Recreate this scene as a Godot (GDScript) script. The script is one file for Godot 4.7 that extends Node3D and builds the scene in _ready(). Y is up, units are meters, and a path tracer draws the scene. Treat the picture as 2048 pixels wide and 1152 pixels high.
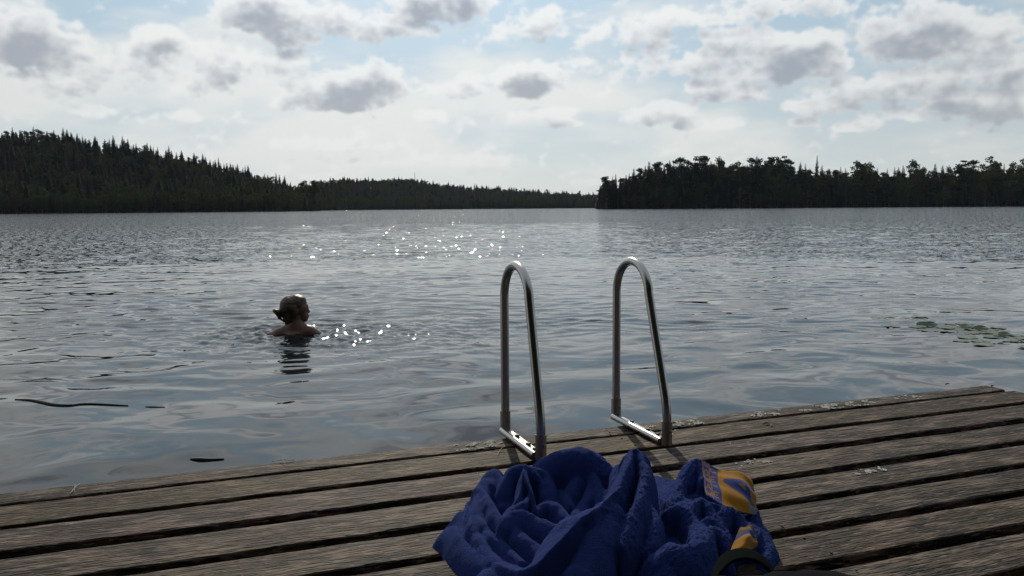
extends Node3D

const DECK := 0.24          # top of the dock above the water
const EYE := 1.22
const ALONG := Vector3(0.939, 0.0, -0.344)   # the way the planks run
const INTO := Vector3(0.344, 0.0, 0.939)     # from the dock's outer edge inwards
const EDGE := -3.237                          # the outer edge, measured along INTO

var rng := RandomNumberGenerator.new()
var taken := {}
var noise_a := FastNoiseLite.new()
var noise_b := FastNoiseLite.new()


# ---------------------------------------------------------------- helpers
func numbered(called: String) -> String:
	if not taken.has(called):
		taken[called] = 0
		return called
	taken[called] += 1
	return "%s_%03d" % [called, taken[called]]

func tag(o: Node, label := "", category := "", group := "", kind := "") -> Node:
	if label: o.set_meta("label", label)
	if category: o.set_meta("category", category)
	if group: o.set_meta("group", group)
	if kind: o.set_meta("kind", kind)
	return o

func base(called: String, at := Vector3.ZERO) -> Node3D:
	var o := Node3D.new()
	o.name = numbered(called)
	o.position = at
	add_child(o)
	return o

func piece(called: String, m: Mesh, mat: Material, parent: Node = null) -> MeshInstance3D:
	var o := MeshInstance3D.new()
	o.name = called if parent else numbered(called)
	o.mesh = m
	o.material_override = mat
	if parent: parent.add_child(o, true)
	else: add_child(o)
	return o

func paint(lin: Color, rough := 0.8, metal := 0.0) -> StandardMaterial3D:
	var m := StandardMaterial3D.new()
	m.albedo_color = lin.linear_to_srgb()
	m.roughness = rough
	m.metallic = metal
	return m

func arrays_mesh(v: PackedVector3Array, idx: PackedInt32Array, n := PackedVector3Array(), uv := PackedVector2Array(), col := PackedColorArray()) -> ArrayMesh:
	var a := []
	a.resize(Mesh.ARRAY_MAX)
	a[Mesh.ARRAY_VERTEX] = v
	if n.size(): a[Mesh.ARRAY_NORMAL] = n
	if uv.size(): a[Mesh.ARRAY_TEX_UV] = uv
	if col.size(): a[Mesh.ARRAY_COLOR] = col
	a[Mesh.ARRAY_INDEX] = idx
	var m := ArrayMesh.new()
	m.add_surface_from_arrays(Mesh.PRIMITIVE_TRIANGLES, a)
	return m

func smooth_normals(v: PackedVector3Array, idx: PackedInt32Array) -> PackedVector3Array:
	var n := PackedVector3Array()
	n.resize(v.size())
	for k in range(0, idx.size(), 3):
		var a := idx[k]
		var b := idx[k + 1]
		var c := idx[k + 2]
		var f := (v[c] - v[a]).cross(v[b] - v[a])
		n[a] += f
		n[b] += f
		n[c] += f
	for k in n.size():
		n[k] = n[k].normalized() if n[k].length_squared() > 0.0 else Vector3.UP
	return n

# a tube of given radii swept along points; closed by flat caps
func tube(pts: PackedVector3Array, radii: PackedFloat32Array, sides := 10) -> ArrayMesh:
	var v := PackedVector3Array()
	var idx := PackedInt32Array()
	var n := PackedVector3Array()
	var side := Vector3.ZERO
	for i in pts.size():
		var d := (pts[mini(i + 1, pts.size() - 1)] - pts[maxi(i - 1, 0)]).normalized()
		if side == Vector3.ZERO:
			side = d.cross(Vector3.UP if absf(d.y) < 0.9 else Vector3.RIGHT).normalized()
		side = (side - d * side.dot(d)).normalized()
		var up := d.cross(side)
		for s in sides:
			var t := TAU * s / sides
			var o := side * cos(t) + up * sin(t)
			v.append(pts[i] + o * radii[i])
			n.append(o)
	for i in pts.size() - 1:
		for s in sides:
			var a := i * sides + s
			var b := i * sides + (s + 1) % sides
			idx.append_array([a, a + sides, b, b, a + sides, b + sides])
	for e in [0, pts.size() - 1]:
		var c := v.size()
		var d := (pts[0] - pts[1]).normalized() if e == 0 else (pts[e] - pts[e - 1]).normalized()
		v.append(pts[e])
		n.append(d)
		for s in sides:
			v.append(v[e * sides + s])
			n.append(d)
		for s in sides:
			var a := c + 1 + s
			var b := c + 1 + (s + 1) % sides
			if e == 0: idx.append_array([c, a, b])
			else: idx.append_array([c, b, a])
	return arrays_mesh(v, idx, n)

# a block with chamfered edges, given by its three half axes
func chamfered(h: Vector3, c: float) -> ArrayMesh:
	var st := SurfaceTool.new()
	st.begin(Mesh.PRIMITIVE_TRIANGLES)
	var pts := PackedVector3Array()
	for sx in [-1.0, 1.0]:
		for sy in [-1.0, 1.0]:
			for sz in [-1.0, 1.0]:
				pts.append(Vector3(sx * (h.x - c), sy * h.y, sz * (h.z - c)))
				pts.append(Vector3(sx * h.x, sy * (h.y - c), sz * (h.z - c)))
				pts.append(Vector3(sx * (h.x - c), sy * (h.y - c), sz * h.z))
	return hull(pts)

# convex hull of a few points as a flat-shaded mesh (brute force)
func hull(p: PackedVector3Array) -> ArrayMesh:
	var st := SurfaceTool.new()
	st.begin(Mesh.PRIMITIVE_TRIANGLES)
	var mid := Vector3.ZERO
	for q in p: mid += q / p.size()
	var done := {}
	for i in p.size():
		for j in range(i + 1, p.size()):
			for k in range(j + 1, p.size()):
				var nn := (p[j] - p[i]).cross(p[k] - p[i])
				if nn.length() < 1e-9: continue
				nn = nn.normalized()
				if nn.dot(p[i] - mid) < 0.0: nn = -nn
				var off := nn.dot(p[i])
				var ok := true
				for q in p:
					if nn.dot(q) > off + 1e-5:
						ok = false
						break
				if not ok: continue
				var key := "%d,%d,%d,%d" % [roundi(nn.x * 500), roundi(nn.y * 500), roundi(nn.z * 500), roundi(off * 2000)]
				if done.has(key): continue
				done[key] = true
				var ring := []
				for q in p:
					if absf(nn.dot(q) - off) < 1e-5: ring.append(q)
				var c := Vector3.ZERO
				for q in ring: c += q / ring.size()
				var ax: Vector3 = (ring[0] - c).normalized()
				var ay := nn.cross(ax)
				ring.sort_custom(func(a, b): return atan2((a - c).dot(ay), (a - c).dot(ax)) > atan2((b - c).dot(ay), (b - c).dot(ax)))
				st.set_normal(nn)
				for q in range(1, ring.size() - 1):
					st.add_vertex(ring[0])
					st.add_vertex(ring[q])
					st.add_vertex(ring[q + 1])
	return st.commit()

func spline(pts: Array, steps: int) -> PackedVector3Array:
	var c := Curve3D.new()
	c.bake_interval = 0.002
	for i in pts.size():
		var a: Vector3 = pts[maxi(i - 1, 0)]
		var b: Vector3 = pts[mini(i + 1, pts.size() - 1)]
		c.add_point(pts[i], (a - b) / 6.0, (b - a) / 6.0)
	var out := PackedVector3Array()
	for i in steps + 1:
		out.append(c.sample_baked(c.get_baked_length() * i / steps, true))
	return out


# ---------------------------------------------------------------- sky
# Cumulus clouds seen over the lake: azimuth and height in degrees, half width, half height, thickness.
const CUMULUS := [
	[-11.22, 7.59, 4.02, 1.61, 1.15],
	[-9.38, 8.44, 2.10, 1.19, 0.90],
	[-13.53, 7.06, 2.45, 0.91, 0.80],
	[0.99, 8.48, 2.62, 1.33, 1.00],
	[-3.47, 7.84, 2.45, 0.63, 0.65],
	[-5.48, 6.14, 1.26, 0.70, 0.95],
	[18.31, 9.18, 3.67, 1.92, 1.15],
	[15.96, 9.78, 4.20, 1.05, 0.60],
	[11.12, 9.38, 5.24, 0.91, 0.35],
	[19.66, 10.17, 2.45, 0.91, 0.70],
	[9.83, 6.17, 2.62, 0.84, 0.85],
	[2.36, 6.31, 1.92, 0.56, 0.60],
	[13.15, 5.35, 2.10, 0.52, 0.80],
	[15.37, 7.28, 2.45, 0.77, 0.70],
	[13.43, 7.84, 1.75, 0.63, 0.60],
	[-4.74, 13.51, 3.50, 1.57, 1.15],
	[-16.84, 12.41, 2.45, 1.75, 1.00],
	[-12.72, 12.30, 3.15, 1.40, 0.75],
	[-8.47, 11.81, 3.15, 1.05, 0.60],
	[-14.68, 11.29, 2.10, 1.05, 0.60],
	[-30.28, 9.66, 3.85, 2.10, 1.10],
	[-29.54, 9.16, 1.75, 0.91, 0.90],
	[-22.35, 10.33, 1.92, 1.05, 0.85],
	[-26.66, 5.96, 1.19, 0.63, 0.95],
	[-21.37, 5.98, 1.05, 0.49, 0.70],
	[26.02, 9.96, 3.85, 2.17, 0.95],
	[27.67, 9.23, 3.15, 1.40, 0.75],
	[29.22, 9.93, 2.80, 1.05, 0.70],
	[28.33, 6.12, 2.17, 1.26, 1.10],
	[27.46, 7.80, 2.80, 0.98, 0.90],
	[23.59, 7.17, 3.15, 0.98, 0.50],
	[30.69, 5.67, 2.10, 1.26, 0.90],
	[30.35, 7.56, 2.45, 1.05, 0.70],
	[20.37, 6.27, 2.10, 0.77, 0.65],
	[25.63, 5.38, 2.45, 0.56, 0.50],
	[17.15, 12.47, 4.20, 0.98, 0.55],
	[14.64, 12.18, 2.10, 0.70, 0.50],
	[10.76, 12.29, 2.10, 0.63, 0.40],
	[1.35, 12.03, 2.45, 1.05, 0.35],
	[22.64, 4.91, 1.40, 0.42, 0.70],
	[19.18, 5.34, 1.05, 0.35, 0.60],
	[3.73, 5.69, 1.05, 0.42, 0.60],
	[-12.96, 4.22, 3.85, 0.52, 0.50],
	[-5.60, 3.10, 4.54, 0.49, 0.45],
	[-12.70, 2.09, 1.75, 0.31, 0.70],
	[5.45, 1.66, 1.26, 0.31, 0.80],
	[14.99, 10.77, 2.45, 0.84, 0.50],
	[7.78, 11.41, 2.45, 0.87, 0.30],
	[-3.12, 8.17, 2.10, 0.77, 0.40],
	[-26.15, 7.95, 5.59, 1.05, 0.35],
	[-19.73, 9.21, 5.59, 1.40, 0.40],
]

func fbm(n: FastNoiseLite, x: float, y: float) -> float:
	return n.get_noise_2d(x, y)

var bins := []          # clouds by bearing, five degrees to a bin

func add_blob(b: Array) -> void:
	var ce := cos(deg_to_rad(b[1]))
	var wide: float = b[2] * 2.2 / maxf(ce, 0.08) + 1.0
	var q := [b[0], b[1], b[2], b[3], b[4], ce]
	if wide > 170.0:
		for k in 72: bins[k].append(q)
		return
	for k in range(floori((b[0] - wide + 180.0) / 5.0), floori((b[0] + wide + 180.0) / 5.0) + 1): bins[posmod(k, 72)].append(q)

func puffs(az: float, el: float, wob: float) -> float:
	var s := -0.6
	for b in bins[posmod(floori((az + 180.0) / 5.0), 72)]:
		var dx: float = wrapf(az - b[0], -180.0, 180.0) * b[5] / b[2]
		if absf(dx) > 2.0: continue
		var dy: float = el - b[1]
		dy = dy / b[3] if dy > 0.0 else dy / (b[3] * 0.65)     # flatter bases
		if absf(dy) > 2.0: continue
		s = maxf(s, b[4] * (1.0 - dx * dx - dy * dy))
	return s + wob

func sky_color(az: float, el: float) -> Color:
	var a := deg_to_rad(az)
	var e := deg_to_rad(el)
	var ce := cos(e)
	var toward := ce * cos(a - SUN_AZ) * cos(SUN_EL) + sin(e) * sin(SUN_EL)
	var ang := acos(clampf(toward, -1.0, 1.0))
	var near_sun := exp(-ang * ang / 0.9)
	# clear air: pale at the horizon, bluer overhead and away from the sun
	var t := clampf(1.0 - exp(-el / 11.0), 0.0, 1.0)
	var c := Color(0.70, 0.745, 0.72).lerp(Color(0.27, 0.45, 0.63), t) * (0.62 + 0.53 * near_sun)
	c += Color(0.55, 0.55, 0.53) * exp(-ang * ang / 0.10) * 0.8
	var x := az * (0.55 + 0.45 * ce)
	var y := el
	# veils of thin cloud, thicker low down and on one side of the sun
	var v := noise_a.get_noise_2d(x * 1.3 + 40.0, y * 3.6) * 0.9 + noise_b.get_noise_2d(x * 3.5, y * 11.0 + 90.0) * 0.30
	v += -0.05 + 0.58 * cos(a + 1.1) - 0.14 * smoothstep(6.0, 13.0, y) - 0.22 * smoothstep(13.0, 30.0, y)
	var veil := smoothstep(-0.15, 0.55, v)
	c = c.lerp(Color(0.80, 0.81, 0.795) * (0.60 + 0.55 * near_sun), veil * 0.88)
	# cumulus: bright where thin or lit from above, grey under their own thickness
	var fine := noise_b.get_noise_2d(x * 22.0 + 7.0, y * 30.0)
	var d := puffs(az, el, noise_a.get_noise_2d(x * 7.0, y * 10.0) * 0.95 + fine * 0.65)
	if d > -0.5:
		var up := puffs(az, el + 0.85, noise_a.get_noise_2d(x * 7.0, (y + 0.85) * 10.0) * 0.95)
		var cover := smoothstep(-0.45, 0.25, d)
		var thick := smoothstep(-0.35, 1.55, up * 0.95 + d * 0.30 + fine * 0.30)
		var lit := Color(0.84, 0.85, 0.85) * (0.62 + 0.53 * near_sun)
		var dull := Color(0.335, 0.37, 0.43) * (0.66 + 0.50 * near_sun)
		c = c.lerp(lit.lerp(dull, thick), cover * 0.90)
	# the air between pales everything low down
	c = c.lerp(Color(0.70, 0.735, 0.70) * (0.62 + 0.53 * near_sun), exp(-maxf(el, 0.0) / 3.2) * 0.85)
	c.a = 1.0
	return c

func make_sky() -> ImageTexture:
	noise_a.seed = 11
	noise_a.noise_type = FastNoiseLite.TYPE_SIMPLEX_SMOOTH
	noise_a.frequency = 0.035
	noise_a.fractal_octaves = 5
	noise_b.seed = 23
	noise_b.noise_type = FastNoiseLite.TYPE_SIMPLEX_SMOOTH
	noise_b.frequency = 0.035
	noise_b.fractal_octaves = 4
	for k in 72: bins.append([])
	for b in CUMULUS: add_blob(b)
	rng.seed = 5
	for k in 150:                       # the same kind of clouds all round and overhead
		var az := rng.randf_range(-180.0, 180.0)
		var el := rad_to_deg(asin(rng.randf_range(0.05, 0.98)))
		if absf(az) < 36.0 and el < 17.0: continue
		var s := rng.randf_range(0.5, 1.0) * (2.0 + el * 0.16)
		add_blob([az, el, s * rng.randf_range(1.2, 2.2), s * 0.75, rng.randf_range(0.5, 1.15)])
	var w := 720
	var im := Image.create(w, w / 2, false, Image.FORMAT_RGBF)
	for j in w / 2:
		var el := 90.0 - (j + 0.5) * 360.0 / w
		if el < -1.0:
			break
		for i in w:
			im.set_pixel(i, j, sky_color((i + 0.5) * 360.0 / w - 180.0, el))
	var low := w / 4 - 1
	for j in range(low + 1, w / 2):      # under the horizon the air goes on
		im.blit_rect(im, Rect2i(0, low, w, 1), Vector2i(0, j))
	im.resize(4096, 2048, Image.INTERPOLATE_CUBIC)
	# the same sky again at full fineness where the lens resolves it
	var k := 4096.0 / 360.0
	for j in range(roundi(68.0 * k), roundi(90.5 * k)):
		for i in range(roundi(140.0 * k), roundi(220.0 * k)):
			im.set_pixel(i, j, sky_color((i + 0.5) / k - 180.0, maxf(0.0, 90.0 - (j + 0.5) / k)))
	# in the panorama -z lies at the seam
	var turned := Image.create(4096, 2048, false, Image.FORMAT_RGBF)
	turned.blit_rect(im, Rect2i(2048, 0, 2048, 2048), Vector2i(0, 0))
	turned.blit_rect(im, Rect2i(0, 0, 2048, 2048), Vector2i(2048, 0))
	return ImageTexture.create_from_image(turned)

const SUN_AZ := -0.10
const SUN_EL := 0.57


# ---------------------------------------------------------------- scene
func _ready() -> void:
	var cam := Camera3D.new()
	cam.name = "camera"
	cam.fov = rad_to_deg(2.0 * atan(576.0 / 1639.0))
	cam.near = 0.05
	cam.far = 6000.0
	cam.transform = Transform3D(Basis(Vector3.RIGHT, -atan(160.5 / 1639.0)) * Basis(Vector3.BACK, -0.0072), Vector3(0, EYE, 0))
	add_child(cam)
	cam.current = true

	var env := Environment.new()
	env.background_mode = Environment.BG_SKY
	var sky := Sky.new()
	var pano := PanoramaSkyMaterial.new()
	pano.panorama = make_sky()
	sky.sky_material = pano
	env.sky = sky
	env.background_energy_multiplier = 1.0
	env.tonemap_mode = Environment.TONE_MAPPER_LINEAR
	env.tonemap_exposure = 1.0
	env.fog_enabled = true
	env.fog_density = 0.00004
	env.fog_light_color = Color(0.82, 0.87, 0.95)
	env.sdfgi_enabled = true
	env.ssao_enabled = true
	env.ssil_enabled = true
	var we := WorldEnvironment.new()
	we.name = "environment"
	we.environment = env
	add_child(we)

	var sun := DirectionalLight3D.new()
	sun.name = "sun"
	sun.light_energy = 0.9
	sun.light_color = Color(1.0, 0.95, 0.87)
	sun.light_angular_distance = 0.6
	sun.shadow_enabled = true
	var to_sun := Vector3(sin(SUN_AZ) * cos(SUN_EL), sin(SUN_EL), -cos(SUN_AZ) * cos(SUN_EL))
	sun.basis = Basis.looking_at(-to_sun)
	add_child(sun)

	var t0 := Time.get_ticks_msec()
	make_water()
	print("water ", Time.get_ticks_msec() - t0)
	make_forests()
	print("forests ", Time.get_ticks_msec() - t0)
	make_bank()
	make_dock()
	print("dock ", Time.get_ticks_msec() - t0)
	make_handrail(Vector3(-0.033, DECK, -3.504), 0.41, "stainless steel ladder handrail with its inner foot hidden behind the heaped blue towel")
	make_handrail(Vector3(0.479, DECK, -3.729), 0.45, "stainless steel ladder handrail whose two feet both stand clear of the towel on bare planks")
	make_towel()
	print("towel ", Time.get_ticks_msec() - t0)
	make_bag()
	make_swimmer()
	print("swimmer ", Time.get_ticks_msec() - t0)
	make_floating()
	print("done ", Time.get_ticks_msec() - t0)


# ---------------------------------------------------------------- water
var waves := []
const SWIM := Vector2(-2.16, -7.98)

func water_height(x: float, z: float, gap: float) -> float:
	var out := -(x * INTO.x + z * INTO.z - EDGE)           # metres out from the dock's edge
	var wx := x + 0.35 * noise_b.get_noise_2d(x * 12.0, z * 12.0)
	var wz := z + 0.35 * noise_b.get_noise_2d(x * 12.0 + 500.0, z * 12.0)
	var gust := 0.65 + 0.9 * noise_a.get_noise_2d(x * 3.0, z * 5.0)
	var rough := smoothstep(0.6, 5.5, out) * gust
	var h := 0.0
	for w in waves:
		var lam: float = w[3]
		var f := clampf((lam / gap - 2.2) * 0.6, 0.0, 1.0)
		if f <= 0.0: continue
		var amp: float = w[2] * f
		if lam < 0.62: amp *= maxf(0.12 * smoothstep(0.08, 0.4, lam), rough)
		h += amp * sin(w[0] * wx + w[1] * wz + w[4])
	var dx := x - SWIM.x
	var dz := z - SWIM.y
	var rr := sqrt(dx * dx + dz * dz)
	if rr < 9.0:
		var a := 0.0085 * exp(-rr / 1.5) * smoothstep(0.1, 0.5, rr) + 0.0040 * exp(-rr / 3.2)
		h += a * sin(TAU * (rr + 0.22 * noise_b.get_noise_2d(x * 20.0, z * 20.0)) / (0.30 + 0.045 * rr)) * (0.7 + 0.9 * noise_a.get_noise_2d(x * 25.0, z * 25.0))
		h += 0.032 * exp(-(pow(maxf(dx, 0.0) * 0.55, 2.0) + pow(minf(dx, 0.0), 2.0) + dz * dz) / 0.75) * noise_b.get_noise_2d(x * 190.0, z * 190.0)
	return h

func make_water() -> void:
	rng.seed = 77
	for k in 36:
		var lam := 0.085 * pow(2.2 / 0.085, k / 35.0)
		var dir := rng.randfn(0.12, 0.40 if lam < 0.7 else 0.6)
		var kk := TAU / lam
		var slope := 0.040 if lam < 0.40 else 0.017 if lam < 0.8 else 0.0085
		waves.append([kk * sin(dir), kk * cos(dir), slope / kk, lam, rng.randf() * TAU])
	var rs := PackedFloat32Array()
	var gaps := PackedFloat32Array()
	var r := 0.4
	while r < 70.0:
		var dr := 0.12 if r < 2.4 else 0.032 if r < 12.0 else 0.032 * pow(r / 12.0, 1.55)
		rs.append(r)
		gaps.append(maxf(dr, r * 0.0042))
		r += dr
	rs.append(70.0)
	gaps.append(50.0)
	var th := PackedFloat32Array()
	var t := -0.76
	while t < 0.76:
		th.append(t)
		t += 0.0042
	t = 0.76
	while t < TAU - 0.76 - 0.01:
		th.append(t)
		t += 0.08
	var nt := th.size()
	var v := PackedVector3Array()
	var n := PackedVector3Array()
	var uv := PackedVector2Array()
	var hs := PackedFloat32Array()
	for i in rs.size():
		for j in nt:
			var x := rs[i] * sin(th[j])
			var z := -rs[i] * cos(th[j])
			var h := 0.0
			if absf(th[j]) < 0.77 and i < rs.size() - 1:
				h = water_height(x, z, gaps[i]) * smoothstep(70.0, 62.0, rs[i])
			hs.append(h)
			v.append(Vector3(x, h, z))
			uv.append(Vector2(x, z) / 9.0)
	n.resize(v.size())
	for i in rs.size():
		for j in nt:
			var k := i * nt + j
			var a := v[mini(i + 1, rs.size() - 1) * nt + j] - v[maxi(i - 1, 0) * nt + j]
			var b := v[i * nt + (j + 1) % nt] - v[i * nt + (j + nt - 1) % nt]
			var c := b.cross(a)
			n[k] = (c if c.y > 0.0 else -c).normalized()
	var idx := PackedInt32Array()
	var mid := PackedInt32Array()
	for i in rs.size() - 1:
		for j in nt:
			var a := i * nt + j
			var b := i * nt + (j + 1) % nt
			if rs[i] < 20.0: idx.append_array([a, a + nt, b, b, a + nt, b + nt])
			else: mid.append_array([a, a + nt, b, b, a + nt, b + nt])
	# the far lake, too far off for single waves
	var fv := PackedVector3Array()
	var fn := PackedVector3Array()
	var fuv := PackedVector2Array()
	var fi := PackedInt32Array()
	var rings := [70.0, 110.0, 180.0, 300.0, 500.0, 800.0, 1300.0, 2400.0]
	for i in rings.size():
		for j in nt:
			var p := Vector3(rings[i] * sin(th[j]), 0.0, -rings[i] * cos(th[j]))
			fv.append(p)
			fn.append(Vector3.UP)
			fuv.append(Vector2(p.x, p.z) / 9.0)
	for i in rings.size() - 1:
		for j in nt:
			var a := i * nt + j
			var b := i * nt + (j + 1) % nt
			fi.append_array([a, a + nt, b, b, a + nt, b + nt])
	var m := arrays_mesh(v, idx, n, uv)
	var arr := []
	arr.resize(Mesh.ARRAY_MAX)
	arr[Mesh.ARRAY_VERTEX] = fv
	arr[Mesh.ARRAY_NORMAL] = fn
	arr[Mesh.ARRAY_TEX_UV] = fuv
	arr[Mesh.ARRAY_INDEX] = fi
	m.add_surface_from_arrays(Mesh.PRIMITIVE_TRIANGLES, arr)
	arr[Mesh.ARRAY_VERTEX] = v
	arr[Mesh.ARRAY_NORMAL] = n
	arr[Mesh.ARRAY_TEX_UV] = uv
	arr[Mesh.ARRAY_INDEX] = mid
	m.add_surface_from_arrays(Mesh.PRIMITIVE_TRIANGLES, arr)
	var near_mat := water_material(0.03)
	var far_mat := water_material(0.06)
	far_mat.normal_enabled = true
	far_mat.normal_texture = ripple_normals(0.104)
	m.surface_set_material(2, far_mat)
	m.surface_set_material(0, near_mat)
	m.surface_set_material(1, far_mat)
	var o := MeshInstance3D.new()
	o.name = "water"
	o.mesh = m
	add_child(o)
	tag(o, "rippled grey blue lake water", "", "", "structure")

# ripples too small and too far off to be shaped one by one, as slopes of the given spread
func ripple_normals(spread: float) -> ImageTexture:
	var fnz := FastNoiseLite.new()
	fnz.seed = 4
	fnz.noise_type = FastNoiseLite.TYPE_SIMPLEX_SMOOTH
	fnz.frequency = 0.030
	fnz.fractal_octaves = 3
	fnz.fractal_gain = 0.5
	var w := 512
	var g := fnz.get_seamless_image(w, w)
	g.convert(Image.FORMAT_RF)
	var d := g.get_data().to_float32_array()
	var sx := PackedFloat32Array()
	var sy := PackedFloat32Array()
	sx.resize(w * w)
	sy.resize(w * w)
	var sum := 0.0
	for y in w:
		for x in w:
			var p := y * w + x
			sx[p] = d[y * w + (x + 1) % w] - d[y * w + (x + w - 1) % w]
			sy[p] = d[((y + 1) % w) * w + x] - d[((y + w - 1) % w) * w + x]
			sum += sy[p] * sy[p]
	var k := spread / sqrt(sum / (w * w))
	var out := PackedByteArray()
	out.resize(w * w * 3)
	for p in w * w:
		var n := Vector3(-sx[p] * k * 1.2, -sy[p] * k, 1.0).normalized()
		out[p * 3] = int(clampf(n.x * 0.5 + 0.5, 0, 1) * 255.0)
		out[p * 3 + 1] = int(clampf(n.y * 0.5 + 0.5, 0, 1) * 255.0)
		out[p * 3 + 2] = int(clampf(n.z * 0.5 + 0.5, 0, 1) * 255.0)
	return ImageTexture.create_from_image(Image.create_from_data(w, w, false, Image.FORMAT_RGB8, out))

func water_material(rough: float) -> StandardMaterial3D:
	var m := paint(Color(0.010, 0.014, 0.016), rough)
	m.refraction_enabled = true        # opaque brown-black depth under a surface of water's index
	m.refraction_scale = 0.033
	return m


# ---------------------------------------------------------------- forests
func table(pts: Array, x: float) -> float:
	if x <= pts[0][0]: return pts[0][1]
	for k in range(1, pts.size()):
		if x <= pts[k][0]:
			return lerpf(pts[k - 1][1], pts[k][1], (x - pts[k - 1][0]) / (pts[k][0] - pts[k - 1][0]))
	return pts[-1][1]

# by bearing in degrees: where the shore lies, how high the land rises behind it, how far behind
const SHORE := [[-60.0, 430.0], [-32.0, 470.0], [-15.6, 490.0], [-14.4, 560.0], [-11.0, 900.0], [-4.0, 1000.0], [8.0, 1050.0], [14.0, 1050.0]]
const RIDGE := [[-60.0, 40.0], [-32.0, 39.0], [-29.5, 41.0], [-24.0, 32.5], [-20.5, 25.0], [-17.7, 16.0], [-15.8, 8.0], [-14.3, 8.0], [-13.0, 18.0], [-11.2, 27.0], [-7.0, 30.0], [-4.3, 22.0], [-0.8, 17.0], [2.6, 11.0], [6.2, 7.0], [14.0, 6.0]]
const POINT_SHORE := [[6.0, 540.0], [6.6, 505.0], [8.0, 500.0], [14.0, 515.0], [22.0, 540.0], [32.0, 540.0], [60.0, 480.0]]
const POINT_RIDGE := [[6.0, 0.6], [7.5, 2.0], [10.0, 5.0], [16.0, 7.0], [22.0, 5.0], [26.0, 6.0], [60.0, 8.0]]

func land(shore: Array, ridge: Array, az: float, r: float) -> float:
	var s := r - table(shore, az)
	var p := Vector2(sin(deg_to_rad(az)), cos(deg_to_rad(az))) * r
	return -0.4 + 0.9 * smoothstep(-2.0, 6.0, s) + table(ridge, az) * smoothstep(4.0, 190.0, s) + 2.0 * noise_b.get_noise_2d(p.x * 0.5, p.y * 0.5) * smoothstep(10.0, 80.0, s)

func terrain(called: String, shore: Array, ridge: Array, az0: float, az1: float, label: String, mat: Material) -> void:
	var v := PackedVector3Array()
	var idx := PackedInt32Array()
	var steps := [-8.0, -2.0, 1.0, 4.0, 8.0, 16.0, 30.0, 50.0, 80.0, 120.0, 160.0, 200.0, 300.0, 500.0]
	var cols := 120
	for i in steps.size():
		for j in cols + 1:
			var az := lerpf(az0, az1, float(j) / cols)
			var r: float = table(shore, az) + steps[i] + 3.0 * noise_b.get_noise_2d(az * 60.0, 0.0)
			var y := land(shore, ridge, az, r)
			v.append(Vector3(sin(deg_to_rad(az)) * r, y, -cos(deg_to_rad(az)) * r))
	for i in steps.size() - 1:
		for j in cols:
			var a := i * (cols + 1) + j
			var b := a + cols + 1
			idx.append_array([a, b, a + 1, a + 1, b, b + 1])
	var o := piece(called, arrays_mesh(v, idx, smooth_normals(v, idx)), mat)
	tag(o, label, "", "", "structure")

func leaf_quad(v: PackedVector3Array, idx: PackedInt32Array, c: Vector3, size: float) -> void:
	var a := Vector3(rng.randfn(), rng.randfn(), rng.randfn()).normalized()
	var b := a.cross(Vector3(rng.randfn(), rng.randfn(), rng.randfn())).normalized()
	var k := v.size()
	v.append(c + a * size)
	v.append(c + b * size * 0.62)
	v.append(c - a * size)
	v.append(c - b * size * 0.62)
	idx.append_array([k, k + 1, k + 2, k, k + 2, k + 3])

# every tree is made one unit tall
func spruce_mesh(seed_: int, slim: float) -> Array:
	rng.seed = seed_
	var trunk := tube(PackedVector3Array([Vector3.ZERO, Vector3(0.004, 0.5, 0), Vector3(0, 0.985, 0)]), PackedFloat32Array([0.014, 0.008, 0.001]), 6)
	var v := PackedVector3Array()
	var idx := PackedInt32Array()
	var y := 0.05
	while y < 0.985:
		var t := y
		var reach := slim * pow(1.0 - t, 0.78) * (0.20 if t > 0.12 else 0.15) + 0.006
		var count := 9 if t < 0.8 else 6
		var spin := rng.randf() * TAU
		for k in count:
			var ang := spin + TAU * (k + rng.randf_range(-0.35, 0.35)) / count
			var len := reach * rng.randf_range(0.62, 1.18)
			var d := Vector3(cos(ang), 0, sin(ang))
			var side := Vector3(-d.z, 0, d.x)
			var droop := len * rng.randf_range(0.25, 0.6)
			var p0 := Vector3(0, y, 0)
			var p1 := p0 + d * len * 0.55 + Vector3(0, -droop * 0.45, 0)
			var p2 := p0 + d * len + Vector3(0, -droop * 0.75, 0)
			var w := len * 0.30 + 0.004
			var q := v.size()
			v.append_array(PackedVector3Array([p0, p1 + side * w - Vector3(0, w * 0.4, 0), p1 + Vector3(0, 0.004, 0), p1 - side * w - Vector3(0, w * 0.4, 0), p2, p1 + side * w * 0.3 - Vector3(0, w * 0.9, 0)]))
			idx.append_array([q, q + 1, q + 2, q, q + 2, q + 3, q + 1, q + 4, q + 2, q + 2, q + 4, q + 3, q, q + 5, q + 4])
		y += 0.019 + 0.012 * (1.0 - t) * rng.randf()
	v.append_array(PackedVector3Array([Vector3(-0.004, 0.96, 0), Vector3(0.004, 0.96, 0), Vector3(0, 1.0, 0)]))
	idx.append_array([v.size() - 3, v.size() - 2, v.size() - 1])
	return [trunk, arrays_mesh(v, idx, smooth_normals(v, idx))]

func clumped(clumps: Array, per: int, size: float) -> ArrayMesh:
	var v := PackedVector3Array()
	var idx := PackedInt32Array()
	for c in clumps:
		var count := roundi(per * c[1] * c[1] / 0.012)
		for k in clampi(count, 14, per * 2):
			var d := Vector3(rng.randfn(), rng.randfn(), rng.randfn()).normalized()
			var p: Vector3 = c[0] + d * c[1] * pow(rng.randf(), 0.4) * Vector3(1.0, c[2], 1.0)
			leaf_quad(v, idx, p, size * rng.randf_range(0.6, 1.3))
	return arrays_mesh(v, idx, smooth_normals(v, idx))

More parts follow.
